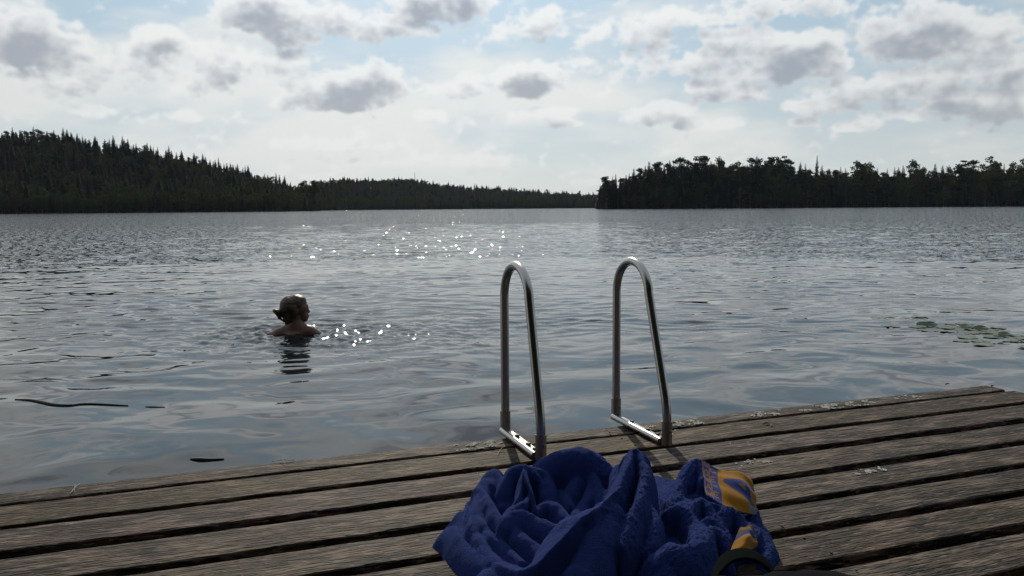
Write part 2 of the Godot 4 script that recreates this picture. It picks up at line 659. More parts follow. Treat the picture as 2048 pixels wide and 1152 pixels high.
func limb_tree(clumps: Array, trunk_r: float, fork: float) -> ArrayMesh:
	var st := SurfaceTool.new()
	st.begin(Mesh.PRIMITIVE_TRIANGLES)
	st.append_from(tube(PackedVector3Array([Vector3.ZERO, Vector3(0.008, fork, 0.004), Vector3(0.0, 0.9, 0.0)]), PackedFloat32Array([trunk_r, trunk_r * 0.75, 0.003]), 6), 0, Transform3D())
	for c in clumps:
		var from: Vector3 = Vector3(0.004, clampf(c[0].y - 0.12, fork * 0.7, 0.85), 0)
		st.append_from(tube(PackedVector3Array([from, from.lerp(c[0], 0.6) + Vector3(0, -0.01, 0), c[0]]), PackedFloat32Array([trunk_r * 0.4, trunk_r * 0.28, 0.002]), 4), 0, Transform3D())
	return st.commit()

func broadleaf_mesh(seed_: int, wide: float) -> Array:
	rng.seed = seed_
	var clumps := []
	for k in 24:
		var t := rng.randf()
		var y := 0.22 + 0.70 * t
		var reach := wide * sqrt(maxf(0.02, 1.0 - pow((t - 0.42) / 0.62, 2.0))) * rng.randf_range(0.35, 1.0)
		var ang := rng.randf() * TAU
		clumps.append([Vector3(cos(ang) * reach, y, sin(ang) * reach), rng.randf_range(0.06, 0.11), 0.8])
	return [limb_tree(clumps, 0.015, 0.25), clumped(clumps, 110, 0.022)]

func pine_mesh(seed_: int) -> Array:
	rng.seed = seed_
	var clumps := []
	for k in 17:
		var t := rng.randf()
		var y := 0.50 + 0.47 * t
		var reach := (0.17 * (1.0 - t * 0.65)) * rng.randf_range(0.25, 1.0)
		var ang := rng.randf() * TAU
		clumps.append([Vector3(cos(ang) * reach, y, sin(ang) * reach), rng.randf_range(0.05, 0.085), 0.62])
	for k in 10:
		var ang := rng.randf() * TAU
		var reach := rng.randf_range(0.04, 0.12)
		clumps.append([Vector3(cos(ang) * reach, rng.randf_range(0.22, 0.5), sin(ang) * reach), rng.randf_range(0.03, 0.06), 0.5])
	return [limb_tree(clumps, 0.014, 0.5), clumped(clumps, 130, 0.019)]

# [trunk, crown, trunk material, crown material, name]
var tree_kinds := []

func tree(kind: int, at: Vector3, tall: float, wide: float, label: String, group: String) -> void:
	var k: Array = tree_kinds[kind]
	var o := base(k[4], at)
	o.scale = Vector3(tall * wide, tall, tall * wide)
	o.rotation.y = rng.randf() * TAU
	piece("trunk", k[0], k[2], o)
	piece("crown", k[1], k[3], o)
	tag(o, label, "tree", group)

func spot(az: float, r: float, y: float) -> Vector3:
	return Vector3(sin(deg_to_rad(az)) * r, y, -cos(deg_to_rad(az)) * r)

func wood(label: String, places: Array) -> void:
	var o := base("forest")
	tag(o, label, "forest", "", "stuff")
	for k in tree_kinds.size():
		var mine := places.filter(func(p): return p[0] == k)
		if mine.is_empty(): continue
		for part in 2:
			var mm := MultiMesh.new()
			mm.transform_format = MultiMesh.TRANSFORM_3D
			mm.mesh = tree_kinds[k][part]
			mm.instance_count = mine.size()
			for i in mine.size():
				var p: Array = mine[i]
				mm.set_instance_transform(i, Transform3D(Basis(Vector3.UP, p[4]).scaled_local(Vector3(p[2] * p[3], p[2], p[2] * p[3])), p[1]))
			var mi := MultiMeshInstance3D.new()
			mi.name = "trunks" if part == 0 else "crowns"
			mi.multimesh = mm
			mi.material_override = tree_kinds[k][2 + part]
			tag(mi, "", "", "", "stuff")
			o.add_child(mi, true)

func make_forests() -> void:
	var floor_mat := paint(Color(0.018, 0.019, 0.014), 0.95)
	terrain("hillside", SHORE, RIDGE, -56.0, 13.0, "dark wooded hillside and low far shore across the lake", floor_mat)
	terrain("low_point", POINT_SHORE, POINT_RIDGE, 6.05, 56.0, "low wooded point of land reaching into the lake", floor_mat)
	var bark := paint(Color(0.07, 0.055, 0.045), 0.95)
	var pale := paint(Color(0.42, 0.41, 0.38), 0.9)
	var needles := paint(Color(0.013, 0.022, 0.017), 0.85)
	var needles2 := paint(Color(0.016, 0.023, 0.015), 0.85)
	var leaves := paint(Color(0.028, 0.040, 0.018), 0.8)
	var leaves2 := paint(Color(0.040, 0.036, 0.017), 0.8)
	for k in 4: tree_kinds.append(spruce_mesh(100 + k, [0.78, 0.95, 0.62, 1.1][k]) + [bark, needles if k % 2 == 0 else needles2, "spruce_tree"])
	for k in 3: tree_kinds.append(pine_mesh(200 + k) + [bark, needles2, "pine_tree"])
	for k in 4: tree_kinds.append(broadleaf_mesh(300 + k, [0.24, 0.30, 0.20, 0.27][k]) + [bark, leaves if k != 2 else leaves2, "broadleaf_tree"])
	tree_kinds.append(broadleaf_mesh(400, 0.17) + [pale, leaves, "birch_tree"])
	floor_mat.metallic_specular = 0.0
	for k in tree_kinds:
		k[3].backlight_enabled = true
		k[3].metallic_specular = 0.2
	for k in [needles, needles2]: k.backlight = Color(0.05, 0.06, 0.03)
	for k in [leaves, leaves2]: k.backlight = Color(0.16, 0.18, 0.06)

	# the wooded hillside: its mass, then the trees that stand out along its crest and at its foot
	rng.seed = 900
	var places := []
	var far_places := []
	var az := -46.0
	while az < 12.0:
		var shore := table(SHORE, az)
		var step := rad_to_deg(4.2 / shore)
		var deep := 200.0
		var s := 3.0
		while s < deep:
			var r := shore + s + rng.randf_range(-2.5, 2.5)
			var a := az + rng.randf_range(-1.0, 1.0) * step * 0.8
			var broad := noise_a.get_noise_2d(a * 40.0, s * 1.2) > 0.08 - 0.30 * smoothstep(70.0, 0.0, s)
			if a > -14.6: broad = noise_a.get_noise_2d(a * 60.0, s * 1.2) > -0.12
			var kind := rng.randi_range(7, 10) if broad else rng.randi_range(0, 3)
			if not broad and rng.randf() < 0.1: kind = rng.randi_range(4, 6)
			var tall := rng.randf_range(9.0, 14.0) if broad else rng.randf_range(11.0, 17.0)
			if s < 12.0: tall *= 0.75
			var p := [kind, spot(a, r, land(SHORE, RIDGE, a, r) - 0.2), tall, rng.randf_range(0.85, 1.25), rng.randf() * TAU]
			if a < -12.5: places.append(p)
			elif a < 9.0: far_places.append(p)
			s += 6.0 if s < 60.0 else 8.5
		az += step
	wood("dense mixed forest covering the high wooded hillside across the lake", places)
	wood("distant low forest along the far shore between hillside and point", far_places)
	az = -33.5
	while az < -15.0:
		var r := table(SHORE, az) + rng.randf_range(150.0, 205.0)
		var tall := rng.randf_range(12.5, 20.5)
		var kind := rng.randi_range(0, 3)
		if rng.randf() < 0.12: kind = rng.randi_range(7, 9)
		if kind > 3: tall *= 0.85
		tree(kind, spot(az, r, land(SHORE, RIDGE, az, r) - 0.2), tall, rng.randf_range(0.9, 1.35), "dark pointed spruce on the crest of the high wooded hillside" if kind < 4 else "rounded leafy tree among the spruces on the crest of the high hillside", "trees along the crest of the hillside")
		az += rng.randf_range(0.10, 0.22)
	az = -33.0
	while az < -15.5:
		var r := table(SHORE, az) + rng.randf_range(5.0, 14.0)
		tree(rng.randi_range(7, 10), spot(az, r, land(SHORE, RIDGE, az, r) - 0.2), rng.randf_range(7.0, 12.0), rng.randf_range(1.0, 1.4), "leafy shore tree at the foot of the high wooded hillside", "trees at the foot of the hillside")
		az += rng.randf_range(0.35, 0.6)
	for q in [[-14.1, 22.0, 8], [-13.72, 23.5, 7], [-13.45, 22.0, 9]]:
		var a: float = q[0]
		var g := land(SHORE, RIDGE, a, 640.0)
		tree(q[2], spot(a, 640.0, g), q[1] + EYE - g, 1.0, "tall leafy tree rising in the dip where the high hillside ends", "trees in the dip beside the hillside")
	for a in [-3.28, -2.75, -1.99]:
		var r := table(SHORE, a) + 4.0
		tree(11, spot(a, r, land(SHORE, RIDGE, a, r)), 6.5, 1.0, "small pale stemmed birch at the water's edge on the far shore", "birches on the far shore")
	var mast := base("radio_mast", spot(-6.65, 1150.0, 20.0))
	piece("pole", tube(PackedVector3Array([Vector3.ZERO, Vector3(0, 31, 0)]), PackedFloat32Array([0.5, 0.25]), 6), paint(Color(0.2, 0.2, 0.21), 0.6), mast)
	tag(mast, "thin radio mast above the trees on the far hills", "mast")

	# the low point: mass, then its skyline
	rng.seed = 901
	places = []
	az = 6.3
	while az < 46.0:
		var shore := table(POINT_SHORE, az)
		var step := rad_to_deg(4.5 / shore)
		var s := 2.0
		while s < 75.0:
			var r := shore + s + rng.randf_range(-1.5, 1.5)
			var a := az + rng.randf_range(-1.0, 1.0) * step * 0.8
			if a < 6.6 and s > 30.0:
				s += 6.0
				continue
			var broad := noise_a.get_noise_2d(a * 30.0, s * 1.2 + 300.0) > 0.18 - 0.25 * smoothstep(14.0, 26.0, a)
			var kind := rng.randi_range(7, 10) if broad else rng.randi_range(0, 6)
			var top := table(POINT_TOPS, a)
			var ground := land(POINT_SHORE, POINT_RIDGE, a, r)
			var tall := (top - ground) * rng.randf_range(0.62, 0.97)
			if s < 8.0: tall *= rng.randf_range(0.4, 0.85)
			places.append([kind, spot(a, r, ground - 0.2), tall, rng.randf_range(0.85, 1.25), rng.randf() * TAU])
			s += 5.5
		az += step
	wood("dense mixed forest filling the low wooded point", places)
	for q in SKYLINE:
		var a: float = q[0]
		var r: float = table(POINT_SHORE, a) + (4.0 if a < 7.8 else rng.randf_range(14.0, 34.0))
		var g := land(POINT_SHORE, POINT_RIDGE, a, r)
		tree(q[2], spot(a, r, g - 0.1), r * q[1] + EYE - g, q[3], q[4], "trees on the skyline of the point")
	az = 6.8
	while az < 33.5:
		var r := table(POINT_SHORE, az) + rng.randf_range(3.0, 9.0)
		tree(rng.randi_range(7, 10), spot(az, r, land(POINT_SHORE, POINT_RIDGE, az, r) - 0.2), rng.randf_range(5.0, 12.0), rng.randf_range(1.0, 1.5), "low leafy tree at the water's edge along the low wooded point", "trees along the shore of the point")
		az += rng.randf_range(0.35, 0.7)

# the wooded bank that the dock reaches out from; it darkens everything that faces it
func make_bank() -> void:
	var v := PackedVector3Array()
	var idx := PackedInt32Array()
	for i in 9:
		for j in 41:
			var x := lerpf(-90.0, 90.0, j / 40.0)
			var back := float(i) * 4.0
			var z := 7.0 + back + 0.010 * x * x * 0.4 + 1.2 * noise_b.get_noise_2d(x * 3.0, 0.0)
			v.append(Vector3(x, -0.3 + 0.75 * smoothstep(0.0, 4.0, back) + back * 0.16, z))
	for i in 8:
		for j in 40:
			var a := i * 41 + j
			idx.append_array([a, a + 1, a + 41, a + 1, a + 42, a + 41])
	tag(piece("bank", arrays_mesh(v, idx, smooth_normals(v, idx)), paint(Color(0.05, 0.05, 0.03), 0.95)), "wooded lake bank behind the dock", "", "", "structure")
	rng.seed = 333
	var places := []
	for k in 380:
		var x := rng.randf_range(-80.0, 80.0)
		var back := rng.randf_range(2.0, 26.0)
		var z := 7.0 + back + 0.004 * x * x
		places.append([[0, 1, 3, 7, 8, 9, 10, 8][rng.randi_range(0, 7)], Vector3(x, 0.3 + back * 0.16, z), rng.randf_range(14.0, 23.0), rng.randf_range(1.0, 1.4), rng.randf() * TAU])
	wood("tall mixed wood on the bank behind the dock", places)

const SP := "dark spruce with narrow pointed top on the skyline of the low wooded point"
const PI_ := "ragged pine on the skyline of the low wooded point"
const BR := "rounded leafy tree on the skyline of the low wooded point"
const POINT_TOPS := [[6.23, 19.6], [7.51, 21.5], [8.36, 24.6], [9.56, 28.4], [10.91, 29.4], [12.92, 30.4], [14.08, 31.4], [15.22, 28.3], [16.52, 30.3], [18.11, 30.6], [18.90, 27.2], [21.21, 24.2], [22.41, 25.8], [23.30, 27.1], [24.18, 22.9], [25.76, 25.5], [27.02, 23.1], [28.53, 24.7], [30.12, 25.9], [31.03, 24.8], [32.00, 25.3], [60.0, 26.0]]
const SKYLINE := [
	[6.34, 0.0359, 4, 1.15, "leaning pine at the outermost tip of the low wooded point"],
	[6.61, 0.0371, 5, 1.10, "second pine standing just inside the outermost tip pine of the point"],
	[6.99, 0.0376, 2, 1.00, SP],
	[7.20, 0.0400, 0, 1.00, SP],
	[7.51, 0.0369, 2, 1.00, SP],
	[7.92, 0.0392, 1, 1.00, SP],
	[8.43, 0.0469, 1, 1.10, SP],
	[8.13, 0.0410, 0, 1.00, SP],
	[8.84, 0.0456, 4, 1.00, PI_],
	[9.22, 0.0498, 3, 1.00, SP],
	[9.46, 0.0551, 1, 1.10, SP],
	[9.83, 0.0532, 8, 0.80, BR],
	[10.10, 0.0531, 4, 1.00, PI_],
	[10.47, 0.0512, 2, 1.00, SP],
	[10.85, 0.0559, 1, 1.00, SP],
	[11.11, 0.0528, 0, 1.00, SP],
	[11.48, 0.0575, 4, 1.20, PI_],
	[11.99, 0.0555, 5, 1.00, PI_],
	[12.39, 0.0578, 6, 1.10, PI_],
	[12.85, 0.0594, 5, 1.20, PI_],
	[13.22, 0.0587, 4, 1.20, PI_],
	[13.58, 0.0538, 1, 1.00, SP],
	[13.95, 0.0602, 10, 0.70, "broad many topped leafy tree, among the pines of the low wooded point"],
	[14.27, 0.0594, 8, 0.70, BR],
	[14.64, 0.0534, 7, 0.70, BR],
	[15.26, 0.0532, 8, 0.80, BR],
	[15.64, 0.0507, 2, 1.00, SP],
	[15.94, 0.0494, 0, 1.00, SP],
	[16.26, 0.0551, 4, 1.00, PI_],
	[16.52, 0.0585, 1, 1.30, SP],
	[16.77, 0.0549, 5, 1.00, PI_],
	[17.22, 0.0576, 6, 0.90, PI_],
	[17.51, 0.0546, 4, 0.90, PI_],
	[17.82, 0.0568, 5, 1.10, PI_],
	[18.33, 0.0583, 6, 1.10, PI_],
	[18.55, 0.0530, 4, 1.00, PI_],
	[18.90, 0.0459, 0, 1.00, SP],
	[19.27, 0.0503, 3, 1.00, SP],
	[19.58, 0.0485, 2, 1.00, SP],
	[19.83, 0.0455, 7, 0.60, BR],
	[20.29, 0.0579, 2, 0.85, "tall thin spruce with gappy crown standing clear above its neighbours on the point"],
	[20.60, 0.0463, 3, 1.00, SP],
	[20.90, 0.0445, 7, 0.70, BR],
	[21.27, 0.0449, 10, 0.70, BR],
	[21.72, 0.0441, 2, 1.00, SP],
	[22.02, 0.0423, 0, 1.00, SP],
	[22.65, 0.0510, 8, 0.85, "smaller of two round crowned trees standing side by side on the point"],
	[23.39, 0.0540, 10, 0.85, "taller of two round crowned trees standing side by side on the point"],
	[23.89, 0.0420, 2, 1.00, SP],
	[24.47, 0.0406, 0, 1.00, SP],
	[24.88, 0.0421, 2, 1.00, SP],
	[25.11, 0.0420, 3, 1.00, SP],
	[25.36, 0.0441, 0, 1.00, SP],
	[25.82, 0.0504, 8, 0.80, "big round crowned tree standing alone between low spruces on the point"],
	[26.30, 0.0425, 2, 1.00, SP],
	[26.69, 0.0445, 7, 0.60, BR],
	[27.14, 0.0448, 1, 1.20, SP],
	[27.55, 0.0429, 3, 1.00, SP],
	[27.99, 0.0422, 8, 0.60, BR],
	[28.56, 0.0478, 6, 1.40, PI_],
	[29.12, 0.0463, 4, 1.30, PI_],
	[29.47, 0.0398, 2, 1.00, SP],
	[30.12, 0.0510, 9, 1.00, "tall loose leafy tree with ragged crown on the point"],
	[30.36, 0.0477, 7, 0.70, BR],
	[30.80, 0.0427, 2, 1.00, SP],
	[31.21, 0.0472, 7, 0.80, BR],
	[31.79, 0.0478, 8, 0.80, BR],
	[32.00, 0.0487, 10, 0.80, BR],
	[32.79, 0.0461, 8, 0.80, BR],
	[33.53, 0.0421, 1, 1.00, SP],
]


# ---------------------------------------------------------------- dock
func stretched(seed_: int, freq: float, w: int, h: int, pull: int, octaves := 4) -> PackedByteArray:
	var n := FastNoiseLite.new()
	n.seed = seed_
	n.noise_type = FastNoiseLite.TYPE_SIMPLEX_SMOOTH
	n.frequency = freq
	n.fractal_octaves = octaves
	var im := n.get_seamless_image(w / pull, h)
	im.convert(Image.FORMAT_L8)
	im.resize(w, h, Image.INTERPOLATE_CUBIC)
	return im.get_data()

# weathered board: grey silvered wood with brown below, dark checks along the grain, pale splinters, blotches of olive algae
func board_textures(seed_: int, olive: float) -> Array:
	var w := 2048
	var h := 128
	var grain := stretched(seed_, 0.10, w, h, 14)
	var fine := stretched(seed_ + 1, 0.24, w, h, 8)
	var blot := stretched(seed_ + 2, 0.026, w, h, 3)
	var alga := stretched(seed_ + 3, 0.012, w, h, 2, 5)
	var chip := stretched(seed_ + 4, 0.16, w, h, 4, 2)
	var grit := stretched(seed_ + 5, 0.33, w, h, 3, 2)
	var r := RandomNumberGenerator.new()
	r.seed = seed_
	var knots := []
	for k in 6: knots.append(Vector3(r.randf() * w, r.randf_range(20, 108), r.randf_range(5, 10)))
	var rgb := PackedByteArray()
	rgb.resize(w * h * 3)
	var hgt := PackedByteArray()
	hgt.resize(w * h)
	for y in h:
		for x in w:
			var p := y * w + x
			var g := grain[p] / 255.0
			var f := fine[p] / 255.0
			var b := blot[p] / 255.0
			var a := alga[p] / 255.0
			var c := chip[p] / 255.0
			var tone := 0.28 + 0.85 * (g - 0.5) + 0.55 * (f - 0.5) + 0.45 * (grit[p] / 255.0 - 0.5) + 2.4 * (b - 0.5)
			var crack := smoothstep(0.38, 0.30, g) * smoothstep(0.40, 0.56, c) + smoothstep(0.32, 0.24, f) * 0.8
			var pale := smoothstep(0.60, 0.72, c) * smoothstep(0.50, 0.62, f)
			for q in knots:
				var dx: float = (x - q.x) * 0.42
				var dy: float = y - q.y
				var d: float = sqrt(dx * dx + dy * dy) / q.z
				if d < 1.6:
					tone += -0.16 * smoothstep(1.1, 0.7, d) + 0.10 * sin(d * 16.0) * smoothstep(1.6, 1.0, d)
			tone = clampf(tone, 0.0, 0.85)
			var col := Color(0.014, 0.011, 0.009).lerp(Color(0.118, 0.094, 0.079), tone * 1.3)
			col = col.lerp(Color(0.065, 0.036, 0.025), smoothstep(0.50, 0.70, a) * smoothstep(0.35, 0.6, g) * 0.6)
			col = col.lerp(Color(0.030, 0.027, 0.014), smoothstep(0.56 - 0.2 * olive, 0.72 - 0.2 * olive, a) * (0.35 + 0.5 * olive))
			col = col.lerp(Color(0.23, 0.205, 0.175), pale * 0.75)
			col = col * (1.0 - 0.72 * clampf(crack, 0.0, 1.0))
			col = col.linear_to_srgb()
			rgb[p * 3] = int(clampf(col.r, 0, 1) * 255.0)
			rgb[p * 3 + 1] = int(clampf(col.g, 0, 1) * 255.0)
			rgb[p * 3 + 2] = int(clampf(col.b, 0, 1) * 255.0)
			hgt[p] = int(clampf(0.45 + 0.5 * (g - 0.5) + 0.5 * (f - 0.5) - 0.45 * crack + 0.3 * pale, 0.0, 1.0) * 255.0)
	return [ImageTexture.create_from_image(Image.create_from_data(w, h, false, Image.FORMAT_RGB8, rgb)), ImageTexture.create_from_image(Image.create_from_data(w, h, false, Image.FORMAT_L8, hgt))]

func board_material(seed_: int, olive: float) -> StandardMaterial3D:
	var t := board_textures(seed_, olive)
	var m := StandardMaterial3D.new()
	m.albedo_texture = t[0]
	m.heightmap_enabled = true
	m.heightmap_texture = t[1]
	m.heightmap_scale = 0.5
	m.roughness = 0.72
	m.metallic_specular = 0.30
	return m

# a board from u0 to u1 along ALONG, s0 to s1 along INTO (both from the dock's corner axes), with worn, wavering edges
func board_mesh(u0: float, u1: float, s0: float, s1: float, seed_: int) -> ArrayMesh:
	var r := RandomNumberGenerator.new()
	r.seed = seed_
	var n := FastNoiseLite.new()
	n.seed = seed_
	n.frequency = 1.0
	var v := PackedVector3Array()
	var uv := PackedVector2Array()
	var idx := PackedInt32Array()
	var steps := 90
	var off := r.randf()
	var lift := r.randf_range(-0.003, 0.003)
	var cup := r.randf_range(-0.002, 0.003)
	var prof := 11
	for i in steps + 1:
		var u := lerpf(u0, u1, float(i) / steps)
		var a := s0 + 0.004 * n.get_noise_2d(u * 2.2, 1.0) + 0.003 * n.get_noise_2d(u * 9.0, 5.0)
		var b := s1 + 0.004 * n.get_noise_2d(u * 2.2, 9.0) + 0.003 * n.get_noise_2d(u * 9.0, 15.0)
		var y := DECK + lift + 0.004 * n.get_noise_2d(u * 0.6, 20.0)
		var c := 0.006 + 0.004 * absf(n.get_noise_2d(u * 7.0, 30.0))
		var w := b - a
		var sec := [[a + 0.004, -0.046], [a, -0.040], [a, -c], [a + c * 0.35, -c * 0.35], [a + c, 0.0], [a + w * 0.5, cup], [b - c, 0.0], [b - c * 0.35, -c * 0.35], [b, -c], [b, -0.040], [b - 0.004, -0.046]]
		for q in prof:
			var s: float = sec[q][0]
			var h: float = sec[q][1]
			v.append(ALONG * u + INTO * (EDGE + s) + Vector3(0, y + h, 0))
			uv.append(Vector2(off + u / 5.2, (s - s0 - minf(0.0, h) * 0.6) / 0.26 + off))
	for i in steps:
		for q in prof:
			var a := i * prof + q
			var b := i * prof + (q + 1) % prof
			idx.append_array([a, b, a + prof, b, b + prof, a + prof])
	var k := v.size()
	for e in [0, steps]:
		for q in prof:
			v.append(v[e * prof + q])
			uv.append(Vector2(uv[e * prof + q].x + (v[e * prof + q].y - DECK) * 0.5, uv[e * prof + q].y))
	for q in range(1, prof - 1):
		idx.append_array([k, k + q, k + q + 1])
		idx.append_array([k + prof, k + prof + q + 1, k + prof + q])
	return arrays_mesh(v, idx, smooth_normals(v, idx), uv)

func flake_mesh(seed_: int) -> ArrayMesh:
	rng.seed = seed_
	var v := PackedVector3Array([Vector3(0, 0.15, 0)])
	var idx := PackedInt32Array()
	for k in 7:
		var t := TAU * k / 7.0
		var r := rng.randf_range(0.45, 1.0)
		v.append(Vector3(cos(t) * r, rng.randf_range(0.02, 0.35), sin(t) * r))
	for k in 7:
		idx.append_array([0, 1 + k, 1 + (k + 1) % 7])
	return arrays_mesh(v, idx, smooth_normals(v, idx))

func lichen_on(plank: Node, u0: float, u1: float, s0: float, s1: float, count: int, seed_: int, mat: Material, mesh: ArrayMesh) -> void:
	rng.seed = seed_
	var n := FastNoiseLite.new()
	n.seed = seed_
	n.frequency = 14.0
	var places := []
	var tries := 0
	while places.size() < count and tries < count * 12:
		tries += 1
		var fu := rng.randf()
		var fs := rng.randf()
		if n.get_noise_2d(fu * (u1 - u0), fs * (s1 - s0)) < 0.02 + 0.7 * absf(fu - 0.5): continue
		var p := ALONG * lerpf(u0, u1, fu) + INTO * (EDGE + lerpf(s0, s1, fs)) + Vector3(0, DECK + 0.001, 0)
		var s := rng.randf_range(0.0025, 0.0075)
		places.append(Transform3D(Basis.from_euler(Vector3(rng.randfn(0, 0.25), rng.randf() * TAU, rng.randfn(0, 0.25))).scaled(Vector3(s, s * 0.8, s)), p))
	var mm := MultiMesh.new()
	mm.transform_format = MultiMesh.TRANSFORM_3D
	mm.mesh = mesh
	mm.instance_count = places.size()
	for i in places.size(): mm.set_instance_transform(i, places[i])
	var mi := MultiMeshInstance3D.new()
	mi.name = "lichen"
	mi.multimesh = mm
	mi.material_override = mat
	tag(mi, "crusty pale grey lichen flakes", "", "", "stuff")
	plank.add_child(mi, true)

func make_dock() -> void:
	var dock := base("wooden_dock")
	tag(dock, "weathered wooden bathing dock of wide planks with open gaps", "dock")
	var mats := []
	for k in 4: mats.append(board_material(40 + k * 10, [0.15, 0.75, 0.1, 0.4][k]))
	var lines := [0.0, 0.142, 0.378, 0.610, 0.850, 1.072, 1.285, 1.500, 1.720, 1.945, 2.17, 2.40, 2.63, 2.86, 3.09, 3.32, 3.55, 3.78, 4.01]
	var gap := [0.0, 0.040, 0.040, 0.052, 0.048, 0.050, 0.042, 0.048, 0.046]
	var which := [0, 1, 0, 2, 3, 0, 1, 2, 3]
	var planks := []
	for k in lines.size() - 1:
		var g0: float = gap[k] if k < gap.size() else 0.03
		var g1: float = gap[k + 1] if k + 1 < gap.size() else 0.03
		var m: ArrayMesh = board_mesh(-4.2, 3.925 + 0.012 * sin(k * 2.3), lines[k] + g0 * 0.5, lines[k + 1] - g1 * 0.5, 600 + k)
		var wood_mat: StandardMaterial3D = mats[which[k % which.size()]].duplicate()
		wood_mat.albedo_color = [Color(0.95, 0.93, 0.88), Color(1.0, 0.93, 0.82), Color(1.0, 0.95, 0.95), Color(0.93, 0.90, 0.86), Color(1.0, 0.96, 0.93), Color(0.90, 0.88, 0.84), Color(0.98, 0.92, 0.87)][k % 7]
		planks.append(piece("plank", m, wood_mat, dock))
	# what carries the planks
	var under := paint(Color(0.075, 0.062, 0.050), 0.9)
	for u in [-4.0, -2.6, -1.2, 0.2, 1.6, 2.9, 3.86]:
		var b := piece("joist", chamfered(Vector3(0.045, 0.06, 2.0), 0.004), under, dock)
		b.transform = Transform3D(Basis(ALONG, Vector3.UP, INTO), ALONG * u + INTO * (EDGE + 2.04) + Vector3(0, DECK - 0.112, 0))
	for s in [0.35, 1.9, 3.6]:
		var b := piece("float_beam", chamfered(Vector3(4.0, 0.09, 0.16), 0.01), under, dock)
		b.transform = Transform3D(Basis(ALONG, Vector3.UP, INTO), ALONG * -0.1 + INTO * (EDGE + s) + Vector3(0, 0.0, 0))
	# sunken, rusted nail heads over the joists
	var rust := paint(Color(0.045, 0.030, 0.022), 0.8, 0.3)
	var nail := CylinderMesh.new()
	nail.top_radius = 0.0034
	nail.bottom_radius = 0.0038
	nail.height = 0.003
	nail.radial_segments = 10
	nail.rings = 0
	for k in 8:
		for u in [1.6, 3.86]:
			for side in [0.25, 0.75]:
				var o := piece("nail", nail, rust, planks[k])
				o.position = ALONG * (u + rng.randfn(0, 0.006)) + INTO * (EDGE + lerpf(lines[k], lines[k + 1], side) + rng.randfn(0, 0.006)) + Vector3(0, DECK + 0.0032, 0)
	# lichen
	var crust := paint(Color(0.40, 0.41, 0.37), 0.95)
	var flake := flake_mesh(9)
	lichen_on(planks[0], 0.902, 1.150, 0.030, 0.120, 520, 700, crust, flake)
	lichen_on(planks[0], 2.621, 3.076, 0.030, 0.120, 620, 701, crust, flake)
	lichen_on(planks[0], 2.285, 2.571, 0.030, 0.120, 220, 702, crust, flake)
	lichen_on(planks[0], 1.877, 2.086, 0.030, 0.120, 200, 703, crust, flake)
	lichen_on(planks[0], 1.722, 1.837, 0.030, 0.120, 90, 704, crust, flake)
	lichen_on(planks[0], 1.029, 1.069, 0.030, 0.120, 40, 705, crust, flake)
	lichen_on(planks[1], 1.734, 1.919, 0.172, 0.232, 140, 706, crust, flake)
	lichen_on(planks[2], 0.848, 0.988, 0.408, 0.468, 70, 707, crust, flake)
	lichen_on(planks[2], 1.851, 2.059, 0.408, 0.468, 130, 708, crust, flake)
	lichen_on(planks[0], 3.233, 3.392, 0.030, 0.120, 60, 709, crust, flake)
	lichen_on(planks[3], 1.847, 1.994, 0.640, 0.700, 60, 710, crust, flake)
	lichen_on(planks[4], 2.182, 2.324, 0.880, 0.940, 70, 711, crust, flake)
	# bits of dry grass caught on the outer plank
	var straw := paint(Color(0.34, 0.30, 0.22), 0.9)
	rng.seed = 61
	for q in [[-0.898, -3.108], [-1.547, -2.809], [-0.053, -3.218]]:
		var at := Vector3(q[0], DECK + 0.006, q[1])
		for k in 3:
			var d := Vector3(rng.randfn(), 0.0, rng.randfn()).normalized() * rng.randf_range(0.03, 0.06)
			var o := piece("dry_straw", tube(PackedVector3Array([at - d, at + Vector3(0, rng.randf_range(0.002, 0.008), 0), at + d * 0.9]), PackedFloat32Array([0.0010, 0.0014, 0.0006]), 5), straw)
			tag(o, "dry pale straw lying loose on the outer dock plank", "straw", "straws on the outer plank")
	var leaf := paint(Color(0.04, 0.032, 0.022), 0.8)
	for q in [[1.137, -3.605, 0.3], [1.149, -3.579, 1.2], [2.367, -4.387, 0.1], [2.579, -4.330, 0.6]]:
		var v := PackedVector3Array()
		var idx := PackedInt32Array()
		for i in 7:
			var t := i / 6.0
			var w := 0.007 * sin(PI * clampf(t, 0.02, 0.98))
			for s in [-1.0, 0.0, 1.0]:
				v.append(Vector3((t - 0.5) * 0.034, 0.004 + 0.006 * absf(s) * sin(PI * t) + 0.004 * t, s * w))
		for i in 6:
			for s in 2:
				var a := i * 3 + s
				idx.append_array([a, a + 3, a + 1, a + 1, a + 3, a + 4])
		var o := piece("dry_leaf", arrays_mesh(v, idx, smooth_normals(v, idx)), leaf)
		o.position = Vector3(q[0], DECK, q[1])
		o.rotation.y = q[2]
		tag(o, "small curled dark dry leaf lying on the dock planks", "leaf", "dry leaves on the dock")


